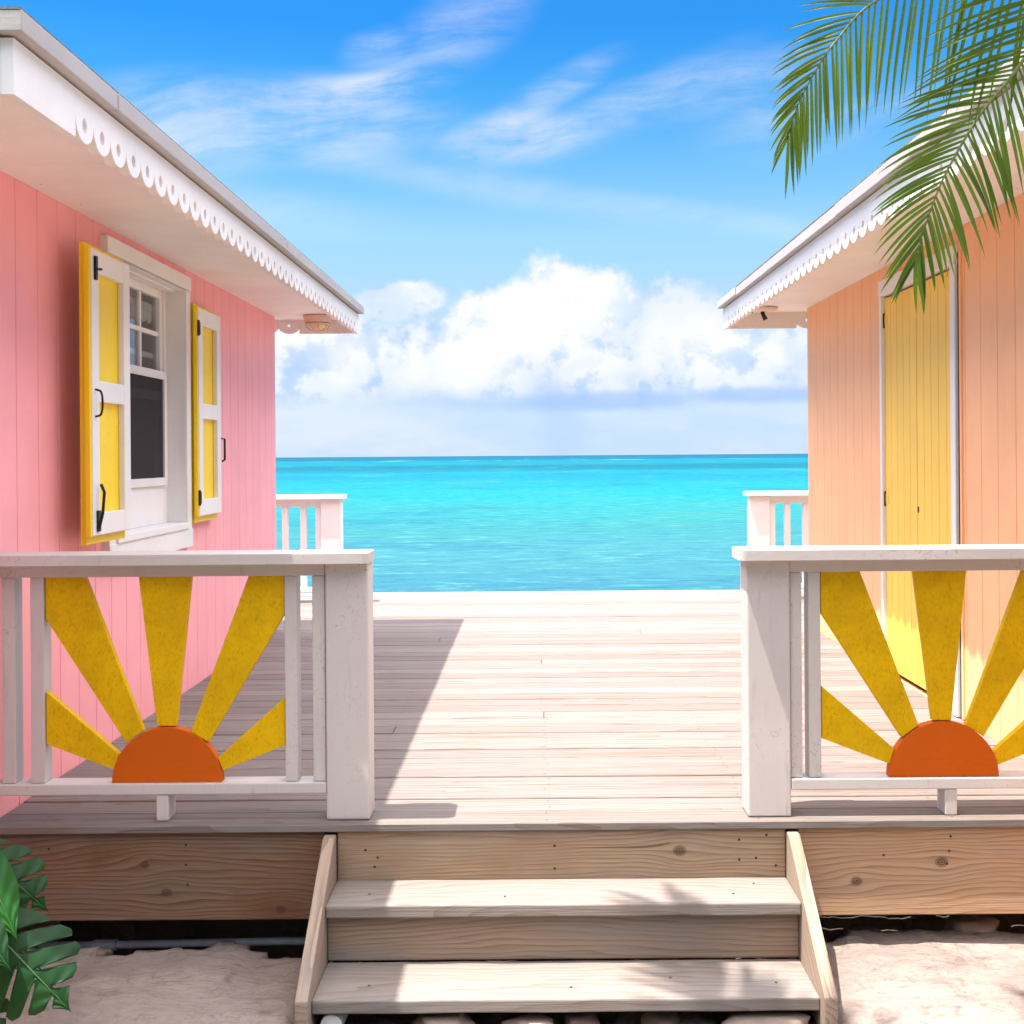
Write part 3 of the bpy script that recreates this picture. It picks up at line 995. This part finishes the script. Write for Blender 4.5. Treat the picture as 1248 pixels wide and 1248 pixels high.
# window: casing round the opening, deep reveal, apron panel
win.box(LW - .02, xc, 5.125, 6.375, 2.062, 2.132)
win.box(LW - .02, xc - .004, 5.130, 5.213, .80, 2.060)
win.box(LW - .02, xc - .004, 6.292, 6.370, .80, 2.060)
win.box(LW - .02, xc, 5.125, 6.375, .745, .838)
win.box(xw - .05, LW - .0205, 6.288, 6.330, .84, 2.07)
win.box(xw - .05, LW - .0205, 5.175, 5.217, .84, 2.07)
win.box(xw - .05, LW - .0205, 5.2175, 6.2875, 2.045, 2.085)
win.box(xw - .05, xc - .010, 6.2862, 6.2896, .8725, 2.0555)
win.box(xw - .05, xc - .010, 5.2176, 5.2200, .8725, 2.0555)
win.box(xw - .05, xc - .010, 5.2201, 6.2861, 2.0525, 2.0570)
window = win.build('window', WHITE_T, pink, bevel=.003)
MB().box(xw - .05, xc + .008, 5.2178, 6.2872, .8385, .872).build('sill', WHITE_T, window, bevel=.004)
MB().box(xw - .03, xw, 5.2178, 6.2872, .8725, 1.062).build('apron_panel', WHITE_T, window, bevel=.002)


def sash(y0, y1, z0, z1, x1, th, st, rl, cols, rows, mt=.022):
    mb = MB()
    x0 = x1 - th
    mb.box(x0, x1, y0, y0 + st, z0, z1)
    mb.box(x0, x1, y1 - st, y1, z0, z1)
    mb.box(x0 + .001, x1 - .001, y0 + st, y1 - st, z0, z0 + rl)
    mb.box(x0 + .001, x1 - .001, y0 + st, y1 - st, z1 - rl, z1)
    for i in range(1, cols):
        c_ = y0 + st + (y1 - y0 - 2 * st) * i / cols
        mb.box(x0 + .006, x1 - .006, c_ - mt / 2, c_ + mt / 2, z0 + rl, z1 - rl)
    for i in range(1, rows):
        c_ = z0 + rl + (z1 - z0 - 2 * rl) * i / rows
        mb.box(x0 + .007, x1 - .007, y0 + st, y1 - st, c_ - mt / 2, c_ + mt / 2)
    return mb


so_ = sash(5.30, 6.235, 1.60, 2.044, xw - .004, .036, .045, .04, 3, 2).build('upper_sash', WHITE_T, window, bevel=.002)
MB().box(xw - .026, xw - .022, 5.34, 6.20, 1.63, 2.01).build('pane', GLASS, window)
mb = MB()
cp = [(5.34, 2.01), (5.34, 1.955)]
for q in range(10):
    cp += [(5.34 + .086 * (q + u / 6), 1.915 - .022 * math.sin(math.pi * u / 6)) for u in range(7)]
cp += [(6.20, 1.955), (6.20, 2.01)]
mb.prism(cp[1:-1] + [(6.20, 1.97), (5.34, 1.97)], xw - .052, xw - .047, fn=lambda u, v_, w: (w, u, v_ - .02))
mb.box(xw - .060, xw - .042, 5.31, 6.23, 1.935, 1.972)
mb.build('curtain_valance', WHITE_T, window)
mb = sash(5.30, 6.235, 1.063, 1.635, xw + .016, .018, .035, .04, 1, 1)
mb.build('lower_sash', WHITE_T, window, bevel=.002)
MB().box(xw - .056, xw - .040, 5.31, 6.23, 1.700, 1.727).build('curtain_rail', WHITE_T, window, bevel=.002)
MB().box(xw - .034, xw - .010, 5.32, 6.22, 1.49, 1.535).build('inner_rail', WHITE_T, window, bevel=.002)
MB().box(xw + .002, xw + .006, 5.33, 6.205, 1.095, 1.60).build('insect_screen', SCREEN, window)
MB().box(xw - .05, xw + .003, 6.236, 6.2875, 1.062, 2.044).build('window_jamb', WHITE_T, window, bevel=.003)
MB().box(xw - .05, xw + .003, 5.2178, 5.2995, 1.062, 2.044).build('window_jamb', WHITE_T, window, bevel=.003)


def shutter(y0, y1, z0, z1, xb, parent, hinge_at, handle):
    """yellow backing board, white face frame with a middle rail"""
    th1, th2 = .022, .026
    s_ = MB().box(xb, xb + th1, y0, y1, z0, z1).build('shutter', YEL, parent, bevel=.003)
    a_, b_, c_, d_ = y0 + .004, y1 - .003, z0 + .035, z1 - .022
    mb = MB()
    x0, x1 = xb + th1 + .0004, xb + th1 + th2
    st = .075
    mb.box(x0, x1, a_, a_ + st, c_, d_)
    mb.box(x0, x1, b_ - st, b_, c_, d_)
    zm = c_ + (d_ - c_) * .505
    for (p, q) in ((c_, c_ + .085), (zm - .04, zm + .042), (d_ - .085, d_)):
        mb.box(x0, x1 - .0008, a_ + st + .0003, b_ - st - .0003, p, q)
    mb.build('face_frame', WHITE_T, s_, bevel=.003)
    # the yellow edge strip of the near side
    MB().box(x0, x1 - .004, y0 - .0145, y0 + .0035, z0 + .03, z1 - .02).build('edge_strip', YEL, s_, bevel=.003)
    hy = y1 if hinge_at == 'far' else y0
    for hz_ in ((z0 + .13, z1 - .13) if hinge_at == 'near' else ()):
        mb = MB()
        mb.tube([(x1 + .002, hy - .006 if hinge_at == 'near' else hy + .004, hz_ - .04), (x1 + .002, hy - .006 if hinge_at == 'near' else hy + .004, hz_ + .04)], .007, 8)
        mb.box(x1 + .0005, x1 + .003, *(sorted((hy, hy + (.03 if hinge_at == 'near' else -.03)))), hz_ - .03, hz_ + .03)
        mb.build('hinge', IRON, s_)
    hy2 = y0 + .02 if hinge_at == 'far' else y1 - .01
    if handle == 'pull':
        zc = z0 + (z1 - z0) * .47
        MB().tube(catmull([(x1, hy2 + .012, zc + .052), (x1 + .022, hy2 + .012, zc + .042), (x1 + .028, hy2 + .012, zc), (x1 + .022, hy2 + .012, zc - .042), (x1, hy2 + .012, zc - .052)], 5), .0042, 8).build('handle', BLACK, s_, smooth=True)
        # bolt at the bottom corner, catch at the top
        mb = MB().box(x1 + .0005, x1 + .008, hy2 + .015, hy2 + .045, z0 + .05, z0 + .13)
        mb.tube([(x1 + .008, hy2 + .02, z0 + .06), (x1 + .022, hy2 + .022, z0 + .12), (x1 + .026, hy2 + .03, z0 + .20), (x1 + .012, hy2 + .034, z0 + .23)], .006, 8)
        mb.build('bolt', BLACK, s_)
        mb = MB().box(x1 + .0005, x1 + .010, hy2 + .004, hy2 + .024, z1 - .14, z1 - .05)
        mb.tube([(x1 + .008, hy2 + .012, z1 - .10), (x1 + .014, hy2 + .05, z1 - .095)], .005, 8)
        mb.build('catch', BLACK, s_)
    else:
        zc = z0 + (z1 - z0) * .33
        MB().tube([(x1 - .02, hy2 + .02, zc + .07), (x1 + .012, hy2 + .035, zc + .065), (x1 + .012, hy2 + .035, zc - .05), (x1 - .004, hy2 + .035, zc - .06)], .006, 8).build('handle', BLACK, s_, smooth=True)
    return s_


s1 = shutter(4.645, 5.09, .872, 2.02, -1.711, pink, 'far', 'pull')
s1['label'] = 'yellow and white shutter nearer the camera, left of the window'
s2 = shutter(6.392, 6.845, .862, 2.005, -1.782, pink, 'near', 'bar')
s2['label'] = 'yellow and white shutter right of the window'

# ---- peach house
peach = thing('beach_house', 'peach board sided beach house with a tall yellow door and white scalloped eaves', 'house', (3.6, 6.0, -.42))
DOP = (5.545, 6.755, .004, 2.135)
house(peach, -1, RW, 3.45, YB, 3.6, 2.212, 2.095, 2.245, 1.372, 1.337, 2.95, 8.85, PEACH, DOP, .145, [4.35, 5.43, 8.1], .49)
xd = RW
mb = MB()
mb.box(xd - .022, xd + .05, 5.545, 6.755, 2.052, 2.136)
mb.box(xd - .018, xd + .05, 6.715, 6.752, .004, 2.0515)
mb.box(xd - .018, xd + .05, 5.548, 5.612, .004, 2.0515)
fr = mb.build('door_frame', WHITE_T, peach, bevel=.003)
# black strip drawn in place of the dark shadow line beside the frame
MB().box(xd - .004, xd + .03, 5.515, 5.5455, .004, 2.10).build('shadow_strip', BLACK, peach)
MB().box(xd - .010, xd + .03, 5.493, 5.5145, .004, 2.10).build('trim_strip', PEACH, peach, bevel=.003)


def door_leaf(y0, y1, hinge_y):
    mb = MB()
    nb_ = 5
    w = (y1 - y0) / nb_
    for i in range(nb_):
        mb.box(xd + .002, xd + .026, y0 + w * i + .0022, y0 + w * (i + 1) - .0022, .03, 2.040)
    mb.box(xd + .010, xd + .040, y0 + .003, y1 - .003, .04, 2.030)
    lf = mb.build('door', YELD, peach, bevel=.003)
    for z_ in (.10, .95, 1.92):
        h = MB().tube([(xd - .003, hinge_y, z_ - .04), (xd - .003, hinge_y, z_ + .04)], .0055, 8)
        a_, b_ = sorted((hinge_y, hinge_y + (.05 if hinge_y < (y0 + y1) / 2 else -.05)))
        h.box(xd - .0005, xd + .0015, a_, b_, z_ - .026, z_ + .026, 1)
        h.build('hinge', [IRON, YELD], lf)
    return lf


l1 = door_leaf(5.6135, 6.162, 5.6135)
l2 = door_leaf(6.167, 6.7145, 6.7145)
MB().box(xd - .004, xd + .0015, 5.618, 5.640, .885, .955).build('latch', BLACK, l1, bevel=.004)
MB().box(xd - .003, xd + .0015, 6.138, 6.150, .900, .930).build('keyhole_plate', IRON, l1, bevel=.002)

# ---- porch lights under the far corners of the eaves
pl_ = thing('porch_light', 'round caged porch light under the far eave of the pink house', 'lamp', (-1.485, 8.52, 2.179))
c0 = (-1.485, 8.52, 2.179)
MB().lathe(c0, [(.09, -.001), (.100, -.004), (.100, -.012), (.092, -.045), (.088, -.05)], 28).build('lamp_base', LAMPB, pl_, smooth=False)
MB().lathe(c0, [(.080, -.0505), (.079, -.065), (.068, -.085), (.045, -.100), (.015, -.106)], 24).build('lamp_glass', LAMPG, pl_, smooth=True)
mb = MB()
for k in range(4):
    a_ = math.pi * k / 4 + .3
    mb.tube([(c0[0] + r_ * math.cos(a_), c0[1] + r_ * math.sin(a_), c0[2] + z_) for r_, z_ in ((-.088, -.05), (-.084, -.07), (-.06, -.10), (0, -.113), (.06, -.10), (.084, -.07), (.088, -.05))], .0045, 6)
mb.tube([(c0[0] + .086 * math.cos(q * math.pi / 12), c0[1] + .086 * math.sin(q * math.pi / 12), c0[2] - .062) for q in range(25)], .0045, 6, cap=False)
mb.build('cage', LAMPB, pl_, smooth=True)
pr_ = thing('porch_light', 'broken porch light with a bare bulb holder under the peach house eave', 'lamp', (1.60, 8.52, 2.211))
c1_ = (1.60, 8.52, 2.211)
MB().lathe(c1_, [(.085, -.001), (.100, -.004), (.098, -.016), (.085, -.026), (.055, -.030)], 28).build('lamp_base', LAMPB, pr_)
MB().tube([(c1_[0] - .008, c1_[1] - .01, c1_[2] - .030), (c1_[0] - .004, c1_[1] - .015, c1_[2] - .052)], .014, 12).build('bulb_socket', BLACK, pr_)
MB().tube([(c1_[0] - .004, c1_[1] - .015, c1_[2] - .0525), (c1_[0] + .012, c1_[1] - .02, c1_[2] - .085)], [.013, .017], 12).build('bulb_holder', IRON, pr_)
MB().tube([(c1_[0] - .085, c1_[1] - .02, c1_[2] - .026), (c1_[0] - .085, c1_[1] - .02, c1_[2] - .040)], .008, 8).build('screw', BLACK, pr_)

# ------------------------------------------------------------------ railings
RAYS = [
    [(-.402, .302), (-.162, .092), (-.177, .041), (-.402, .128)],
    [(-.402, .681), (-.271, .681), (-.080, .169), (-.136, .128), (-.402, .545)],
    [(-.092, .681), (.082, .681), (.028, .1845), (-.034, .1845)],
    [(.273, .681), (.391, .681), (.391, .553), (.135, .130), (.077, .166)],
    [(.391, .278), (.391, .119), (.183, .036), (.166, .077)]]


def sun_railing(label, sgn, post_x, cap_end, cx, far, bals):
    """sgn +1: end post on the right (towards +X). Rail runs from the post to the house wall (far)"""
    rt = thing('deck_railing', label, 'railing', ((post_x + far) / 2, 4.08, 0), 'white sunburst railings at the front of the deck')
    px0, px1 = sorted((post_x, post_x - sgn * .143))
    MB().box(px0, px1, 4.060, 4.185, .0015, .8505).build('post', WHITE_P, rt, bevel=.006)
    a_, b_ = sorted((cap_end, far))
    # cap with rounded outer corners
    r_ = .022
    e = cap_end
    pl = []
    for (cy, q0) in ((4.0 + r_, -90), (4.172 - r_, 0)):
        for q in range(5):
            t_ = R(q0 + 22.5 * q)
            pl.append((e - sgn * r_ + sgn * r_ * math.cos(t_), cy + r_ * math.sin(t_)))
    pl += [(far, 4.172), (far, 4.0)]
    MB().prism(pl, .851, .8865, fn=lambda u, v_, w: (u, v_, w)).build('cap_rail', WHITE_P, rt, bevel=.005)
    q0, q1 = sorted((post_x - sgn * .1435, far))
    MB().box(q0, q1, 4.072, 4.112, .8075, .8505).build('top_rail', WHITE_P, rt, bevel=.003)
    MB().box(q0, q1, 4.062, 4.150, .088, .1255).build('bottom_rail', WHITE_P, rt, bevel=.004)
    for (bx0, bx1) in bals:
        MB().box(bx0, bx1, 4.074, 4.142, .126, .807).build('baluster', WHITE_P, rt, bevel=.003)
    fxo = cx - .033
    MB().box(fxo + (0 if sgn > 0 else .033), fxo + .04 + (0 if sgn > 0 else .033), 4.066, 4.150, .0015, .0875).build('foot_block', WHITE_P, rt, bevel=.003)
    disc = [(.182 * math.cos(math.pi * q / 28), .182 * math.sin(math.pi * q / 28)) for q in range(29)]
    F = lambda u, v_, w: (cx + u, w, .1262 + v_)
    MB().prism(disc, 4.074, 4.112, fn=F).build('sun_disc', ORANGE, rt, bevel=.003)
    for ry in RAYS:
        MB().prism(ry, 4.084, 4.112, fn=F).build('sun_ray', MUST, rt, bevel=.002)
    return rt


XL = -1.221
sun_railing('white sunburst railing left of the steps, in front of the pink house', 1, -.548, -.539, XL, LW + .002,
            [(-.736, -.694), (-.828, -.787), (-1.670, -1.6255), (-1.765, -1.722)])
XR = 1.352
sun_railing('white sunburst railing right of the steps, in front of the peach house', -1, .700, .667, XR, RW - .002,
            [(.8455, .884), (.906, .9465), (1.7455, 1.787), (1.868, 1.912)])


def back_railing(label, sgn, x_end, x_far, Y=10.1):
    rt = thing('deck_railing', label, 'railing', (x_end, Y + .05, 0), 'plain white railings at the sea end of the deck')
    p0, p1 = sorted((x_end, x_end - sgn * .165))
    MB().box(p0, p1, Y, Y + .14, .0015, .8505).build('post', WHITE_T, rt, bevel=.008)
    c0_, c1b = sorted((x_end + sgn * .03, x_far))
    MB().box(c0_, c1b, Y - .03, Y + .16, .851, .888).build('cap_rail', WHITE_T, rt, bevel=.005)
    q0, q1 = sorted((x_end - sgn * .1655, x_far))
    MB().box(q0, q1, Y + .02, Y + .06, .79, .8505).build('top_rail', WHITE_T, rt, bevel=.003)
    MB().box(q0, q1, Y + .02, Y + .10, .088, .1255).build('bottom_rail', WHITE_T, rt, bevel=.003)
    x = x_end - sgn * .1662
    k = 0
    while abs(x - x_end) < abs(x_far - x_end) - .1:
        u0, u1 = sorted((x, x - sgn * .045))
        MB().box(u0, u1, Y + .022, Y + .085, .126, .7895).build('baluster', WHITE_T, rt, bevel=.003)
        x -= sgn * (.15 if k else .125)
        k += 1
    return rt


back_railing('plain white railing at the sea end of the deck, behind the pink house', 1, -1.585, -5.0)
back_railing('plain white railing at the sea end of the deck, behind the peach house', -1, 1.775, 5.0)


# ------------------------------------------------------------------ palm
def frond(parent, pts, normal, n_side=48, length=.26, width=.011, grav=.55, angs=(52, 48), start=.16, seed=1, gr2=None, prof=None, len1=1., hang=0.):
    rd_ = random.Random(seed)
    cv_ = catmull(pts, 14)
    L = [0]
    for a_, b_ in zip(cv_, cv_[1:]): L.append(L[-1] + (b_ - a_).length)
    tot = L[-1]

    def at(s):
        s = min(max(s, 0), tot - 1e-6)
        for i in range(len(L) - 1):
            if L[i + 1] >= s:
                f_ = (s - L[i]) / (L[i + 1] - L[i])
                return cv_[i].lerp(cv_[i + 1], f_), (cv_[i + 1] - cv_[i]).normalized()

    mb = MB()
    rads = [.010 * (1 - .88 * l / tot) for l in L]
    mb.tube(cv_, rads, 6, mi=1)
    N0 = Vector(normal).normalized()
    for sd in (1, -1):
        for i in range(n_side):
            u = start + (1 - start) * (i + .5 + rd_.uniform(-.25, .25)) / n_side
            p, T = at(u * tot)
            side = T.cross(N0).normalized() * sd
            nn_ = side.cross(T).normalized() * sd
            a0 = R((angs[0] if sd > 0 else angs[1]) * (1.12 - .28 * max(0, u - .5) / .5 - .55 * max(0, u - .86) / .14) + rd_.uniform(-4, 4))
            dirv = T * math.cos(a0) + side * math.sin(a0) + N0 * rd_.uniform(-.02, .16)
            pr = (prof(u) if prof else (.55 + .45 * math.sin(min(1, (u + .15) / .75) * math.pi / 2)) * (1 - .62 * max(0, (u - .58) / .42) ** 1.4))
            ll = length * pr * rd_.uniform(.86, 1.08) * (len1 if sd > 0 else 1)
            if sd < 0 and hang: dirv = dirv.normalized().lerp(Vector((T.x * .12 + .10 * (1 - u) * 2, 0, -1)), hang)
            g = (grav if sd > 0 else (gr2 if gr2 is not None else grav)) * rd_.uniform(.8, 1.2)
            ns = 7
            q = p.copy()
            d = dirv.normalized()
            k0 = len(mb.v)
            for k in range(ns + 1):
                w = width * (math.sin(math.pi * min(1, (k / ns) * .85 + .16)) ** .8) * (1 if k < ns else .05)
                wd = d.cross(N0)
                if wd.length < .1: wd = d.cross(T)
                wd.normalize()
                fold = wd.cross(d) * w * .28
                mb.v += [tuple(q - wd * w / 2 + fold), tuple(q), tuple(q + wd * w / 2 + fold)]
                q = q + d * (ll / ns)
                d = (d + Vector((rd_.uniform(-.02, .02), rd_.uniform(-.02, .02), -g * (.4 + k / ns) / ns * 1.6))).normalized()
            for k in range(ns):
                a_ = k0 + k * 3
                mb.face((a_, a_ + 1, a_ + 4, a_ + 3))
                mb.face((a_ + 1, a_ + 2, a_ + 5, a_ + 4))
    return mb.build('frond', [PALM, PALMR], parent, fix=False, smooth=True)


def P3(px, py, Y):
    yu = py + (px - 650) * .0075
    return ((px - 650) / 1500 * Y, Y, 1.2 + (555 - yu) / 1500 * Y)


CR = (1.66, 2.10, 2.62)
palm = thing('palm_tree', 'green feather palm whose fronds hang into view at the upper right', 'palm', (1.72, 1.95, -.42))
MB().tube([(1.72, 1.95, -.50), (1.73, 1.97, .3), (1.70, 2.02, 1.2), (1.67, 2.07, 2.0), CR], [.10, .075, .065, .06, .075], 14).build('trunk', BARK, palm, smooth=True)
# lower frond, in front of the peach house
frond(palm, [CR, (1.42, 2.32, 2.58), P3(1345, -75, 2.45), P3(1248, 77, 2.50), P3(1196, 142, 2.52), P3(1152, 218, 2.53), P3(1127, 284, 2.53), P3(1115, 326, 2.53)],
      (-.1, -1, .12), 96, .30, .0078, grav=.30, angs=(44, 54), seed=3, gr2=.38, len1=.95)
# upper frond, reaching further left
frond(palm, [CR, (1.45, 2.34, 2.74), P3(1310, -62, 2.50), P3(1180, -42, 2.55), P3(1074, 0, 2.60), P3(1025, 47, 2.62), P3(994, 92, 2.62), P3(975, 130, 2.62), P3(963, 168, 2.62)],
      (-.05, -1, .25), 92, .35, .0076, grav=.25, angs=(36, 56), seed=5, gr2=.25, len1=.66, hang=.72)
for k, (q1, q2, q3) in enumerate([((2.0, 1.8, 2.95), (2.5, 1.3, 2.95), (2.9, .9, 2.6)), ((1.5, 1.6, 3.0), (1.3, .9, 3.0), (1.2, .3, 2.6)),
                                  ((2.1, 2.2, 2.95), (2.7, 2.2, 2.95), (3.2, 2.1, 2.75)), ((1.2, 1.9, 2.95), (.7, 1.6, 2.95), (.3, 1.2, 2.9)), ((1.75, 2.0, 3.1), (1.9, 1.8, 3.6), (2.1, 1.6, 3.9))]):
    frond(palm, [CR, q1, q2, q3], (0, .05, 1), 40, .30, .016, grav=.7, seed=20 + k)


# a taller palm behind the camera shades the right of the steps and the ground beside them
tall = thing('palm_tree', 'tall palm behind the viewer that throws soft frond shadows on the steps', 'palm', (-.6, -2.6, -.42))
CT = (-.45, -1.6, 5.9)
MB().tube([(-.6, -2.6, -.5), (-.62, -2.5, 1.2), (-.58, -2.2, 3.2), (-.5, -1.8, 5.0), CT], [.20, .15, .13, .12, .14], 14).build('trunk', BARK, tall, smooth=True)
frond(tall, [CT, (-.7, -.2, 6.5), (-.95, 1.2, 6.4), (-1.15, 2.4, 6.0), (-1.32, 3.25, 5.5)], (0, 0, 1), 64, .85, .045, grav=.35, angs=(50, 50), seed=8)
frond(tall, [CT, (-.2, -.2, 6.6), (-.15, 1.2, 6.5), (-.2, 2.3, 6.1), (-.3, 3.0, 5.7)], (0, 0, 1), 64, .85, .045, grav=.3, angs=(50, 50), seed=9)
for k, (q1, q2, q3) in enumerate([((-1.3, -1.2, 6.5), (-2.4, -.6, 6.3), (-3.3, -.1, 5.4)), ((.5, -1.6, 6.5), (1.6, -1.4, 6.3), (2.5, -1.2, 5.4)), ((-.6, -2.5, 6.5), (-.7, -3.7, 6.3), (-.8, -4.6, 5.4)),
                                  ((-1.3, -2.2, 6.6), (-2.3, -2.9, 6.3), (-3.0, -3.4, 5.5)), ((.3, -2.3, 6.6), (1.2, -3.1, 6.4), (1.9, -3.7, 5.6))]):
    frond(tall, [CT, q1, q2, q3], (0, .05, 1), 44, .75, .045, grav=.6, seed=40 + k)

# unseen leaf screen added behind the camera to block sky light
rd = random.Random(12)
mb = MB()
for i in range(9000):
    x = rd.uniform(-14, 14)
    h = 4.6 + 1.3 * mnoise.noise(Vector((x * .5, 2, 0)))
    z = -.42 + h * rd.random() ** .8
    y = -5.2 + .9 * mnoise.noise(Vector((x * .7, z * .9, 1))) - rd.random() ** 2 * 1.2
    n_ = Vector((rd.gauss(0, .6), 1, rd.gauss(.3, .6))).normalized()
    a_ = n_.cross(Vector((rd.gauss(0, 1), rd.gauss(0, 1), rd.gauss(0, 1)))).normalized()
    b_ = n_.cross(a_)
    r_ = rd.uniform(.10, .20)
    k = len(mb.v)
    p = Vector((x, y, z))
    mb.v += [tuple(p + a_ * r_ * math.cos(q * 1.047) + b_ * r_ * math.sin(q * 1.047)) for q in range(6)]
    mb.face([k + q for q in range(6)])
tag(mb.build('blocker_hedge', leafmat('blocker_hedge_leaf', (.03, .08, .015), (.09, .16, .03), .5, .2), None, fix=False), 'unseen leafy screen added behind the viewer to block sky light', 'blocker_hedge')

# unseen leaf mass added left of the frame to cut sky light there
rd = random.Random(31)
mb = MB()
for i in range(5200):
    d_ = Vector((rd.gauss(0, 1), rd.gauss(0, 1), rd.gauss(0, 1))).normalized()
    cx_, cy_, cz_, r3 = rd.choice(((-2.55, 2.35, .35, .75), (-2.9, 1.6, .7, 1.0), (-3.0, .3, .9, 1.3), (-3.3, -1.1, .8, 1.3), (-3.9, .9, 1.4, 1.3)))
    p = Vector((cx_, cy_, cz_)) + d_ * r3 * (.75 + .3 * rd.random() + .25 * mnoise.noise(d_ * 2.5 + Vector((cx_, cy_, 0))))
    if p.z < -.4: continue
    n_ = (d_ + Vector((rd.gauss(0, .4), rd.gauss(0, .4), rd.gauss(.2, .4)))).normalized()
    a_ = n_.cross(Vector((rd.gauss(0, 1), rd.gauss(0, 1), rd.gauss(0, 1)))).normalized()
    b_ = n_.cross(a_)
    r_ = rd.uniform(.06, .12)
    k = len(mb.v)
    mb.v += [tuple(p + a_ * r_ * math.cos(q * 1.047) + b_ * r_ * math.sin(q * 1.047) * .7) for q in range(6)]
    mb.face([k + q for q in range(6)])
tag(mb.build('blocker_shrub', leafmat('blocker_shrub_leaf', (.03, .08, .015), (.08, .15, .03), .45, .2), None, fix=False), 'unseen dense greenery added beside the pink house to block sky light', 'blocker_shrub')

# ------------------------------------------------------------------ monstera
def monstera_leaf(parent, base, tip, normal, width, m_, slots=5, droop=.10, split=.72, seed=0, stem=None):
    base, tip = Vector(base), Vector(tip)
    ax = tip - base
    Lf = ax.length
    ax.normalize()
    nr = (Vector(normal) - ax * Vector(normal).dot(ax)).normalized()
    sd = ax.cross(nr)
    rd_ = random.Random(seed)
    mb = MB()
    NS, NK = 110, 9

    def pt(s, lat, side):
        # s along the midrib, lat outwards; veins sweep forward
        a_ = s * Lf + lat * .55
        return base + ax * (a_ * 1.0) + sd * side * lat + nr * (-droop * (a_ / Lf) ** 2 * Lf * .9 - 1.6 * lat * lat / max(width, .01) * .35)

    for side in (1, -1):
        ph = rd_.uniform(0, .4)
        k0 = len(mb.v)
        for i in range(NS + 1):
            s = -.04 + 1.04 * i / NS
            sc = max(0, s)
            w = width * (math.sin(math.pi * min(1, (sc * .86 + .13))) ** .75) * (1 - sc ** 3) + .0005
            if slots:
                fr = (sc * slots * 1.1 + ph) % 1
                gap = max(0, 1 - abs(fr - .5) / .14)
                tips = 1 - .16 * abs(fr - 1 if fr > .5 else fr) * 2
                if .08 < sc < .9: w *= (1 - split * min(1, gap * 1.9)) * (1 - .10 * (1 - abs(fr - .5) * 2))
            for k in range(NK + 1):
                mb.v.append(tuple(pt(s * .97, w * k / NK * (1 - .25 * s), side) + nr * (.002 * math.sin(k * 1.3 + i * .3))))
        for i in range(NS):
            for k in range(NK):
                a_ = k0 + i * (NK + 1) + k
                mb.face((a_, a_ + 1, a_ + NK + 2, a_ + NK + 1))
    lf = mb.build('leaf', m_, parent, fix=False, smooth=True)
    mb = MB()
    mb.tube([pt(s / 14 * .97, 0, 1) + nr * .001 for s in range(15)], [.0035 * (1 - s / 16) for s in range(15)], 6)
    if stem:
        mb.tube(catmull([stem, (Vector(stem) + base) / 2 + Vector((-.03, 0, .10)), base], 8), .006, 8)
    mb.build('stem', MONSS, parent, smooth=True)
    return lf


mon = thing('monstera_plant', 'dark green monstera plant with split leaves in the lower left corner', 'plant', (-1.62, 3.2, -.42))
root = (-1.62, 3.2, -.42)
monstera_leaf(mon, P3(-28, 1118, 3.12), P3(84, 1236, 3.06), (.3, -1, .5), .150, MONS, 5, .10, .80, 1, root)
monstera_leaf(mon, P3(-40, 1015, 3.16), P3(22, 1150, 3.06), (.75, -1, .35), .070, MONSB, 0, .12, 0, 2, root)
monstera_leaf(mon, P3(-38, 1032, 3.22), P3(60, 1112, 3.24), (.2, -1, .9), .115, MONS, 4, .10, .80, 4, root)
monstera_leaf(mon, P3(-60, 1160, 3.10), P3(-8, 1300, 3.02), (.3, -1, .5), .09, MONS, 5, .12, .7, 6, root)
monstera_leaf(mon, P3(-60, 1090, 3.06), P3(12, 1185, 3.00), (.5, -1, .5), .06, MONS, 0, .14, 0, 7, root)
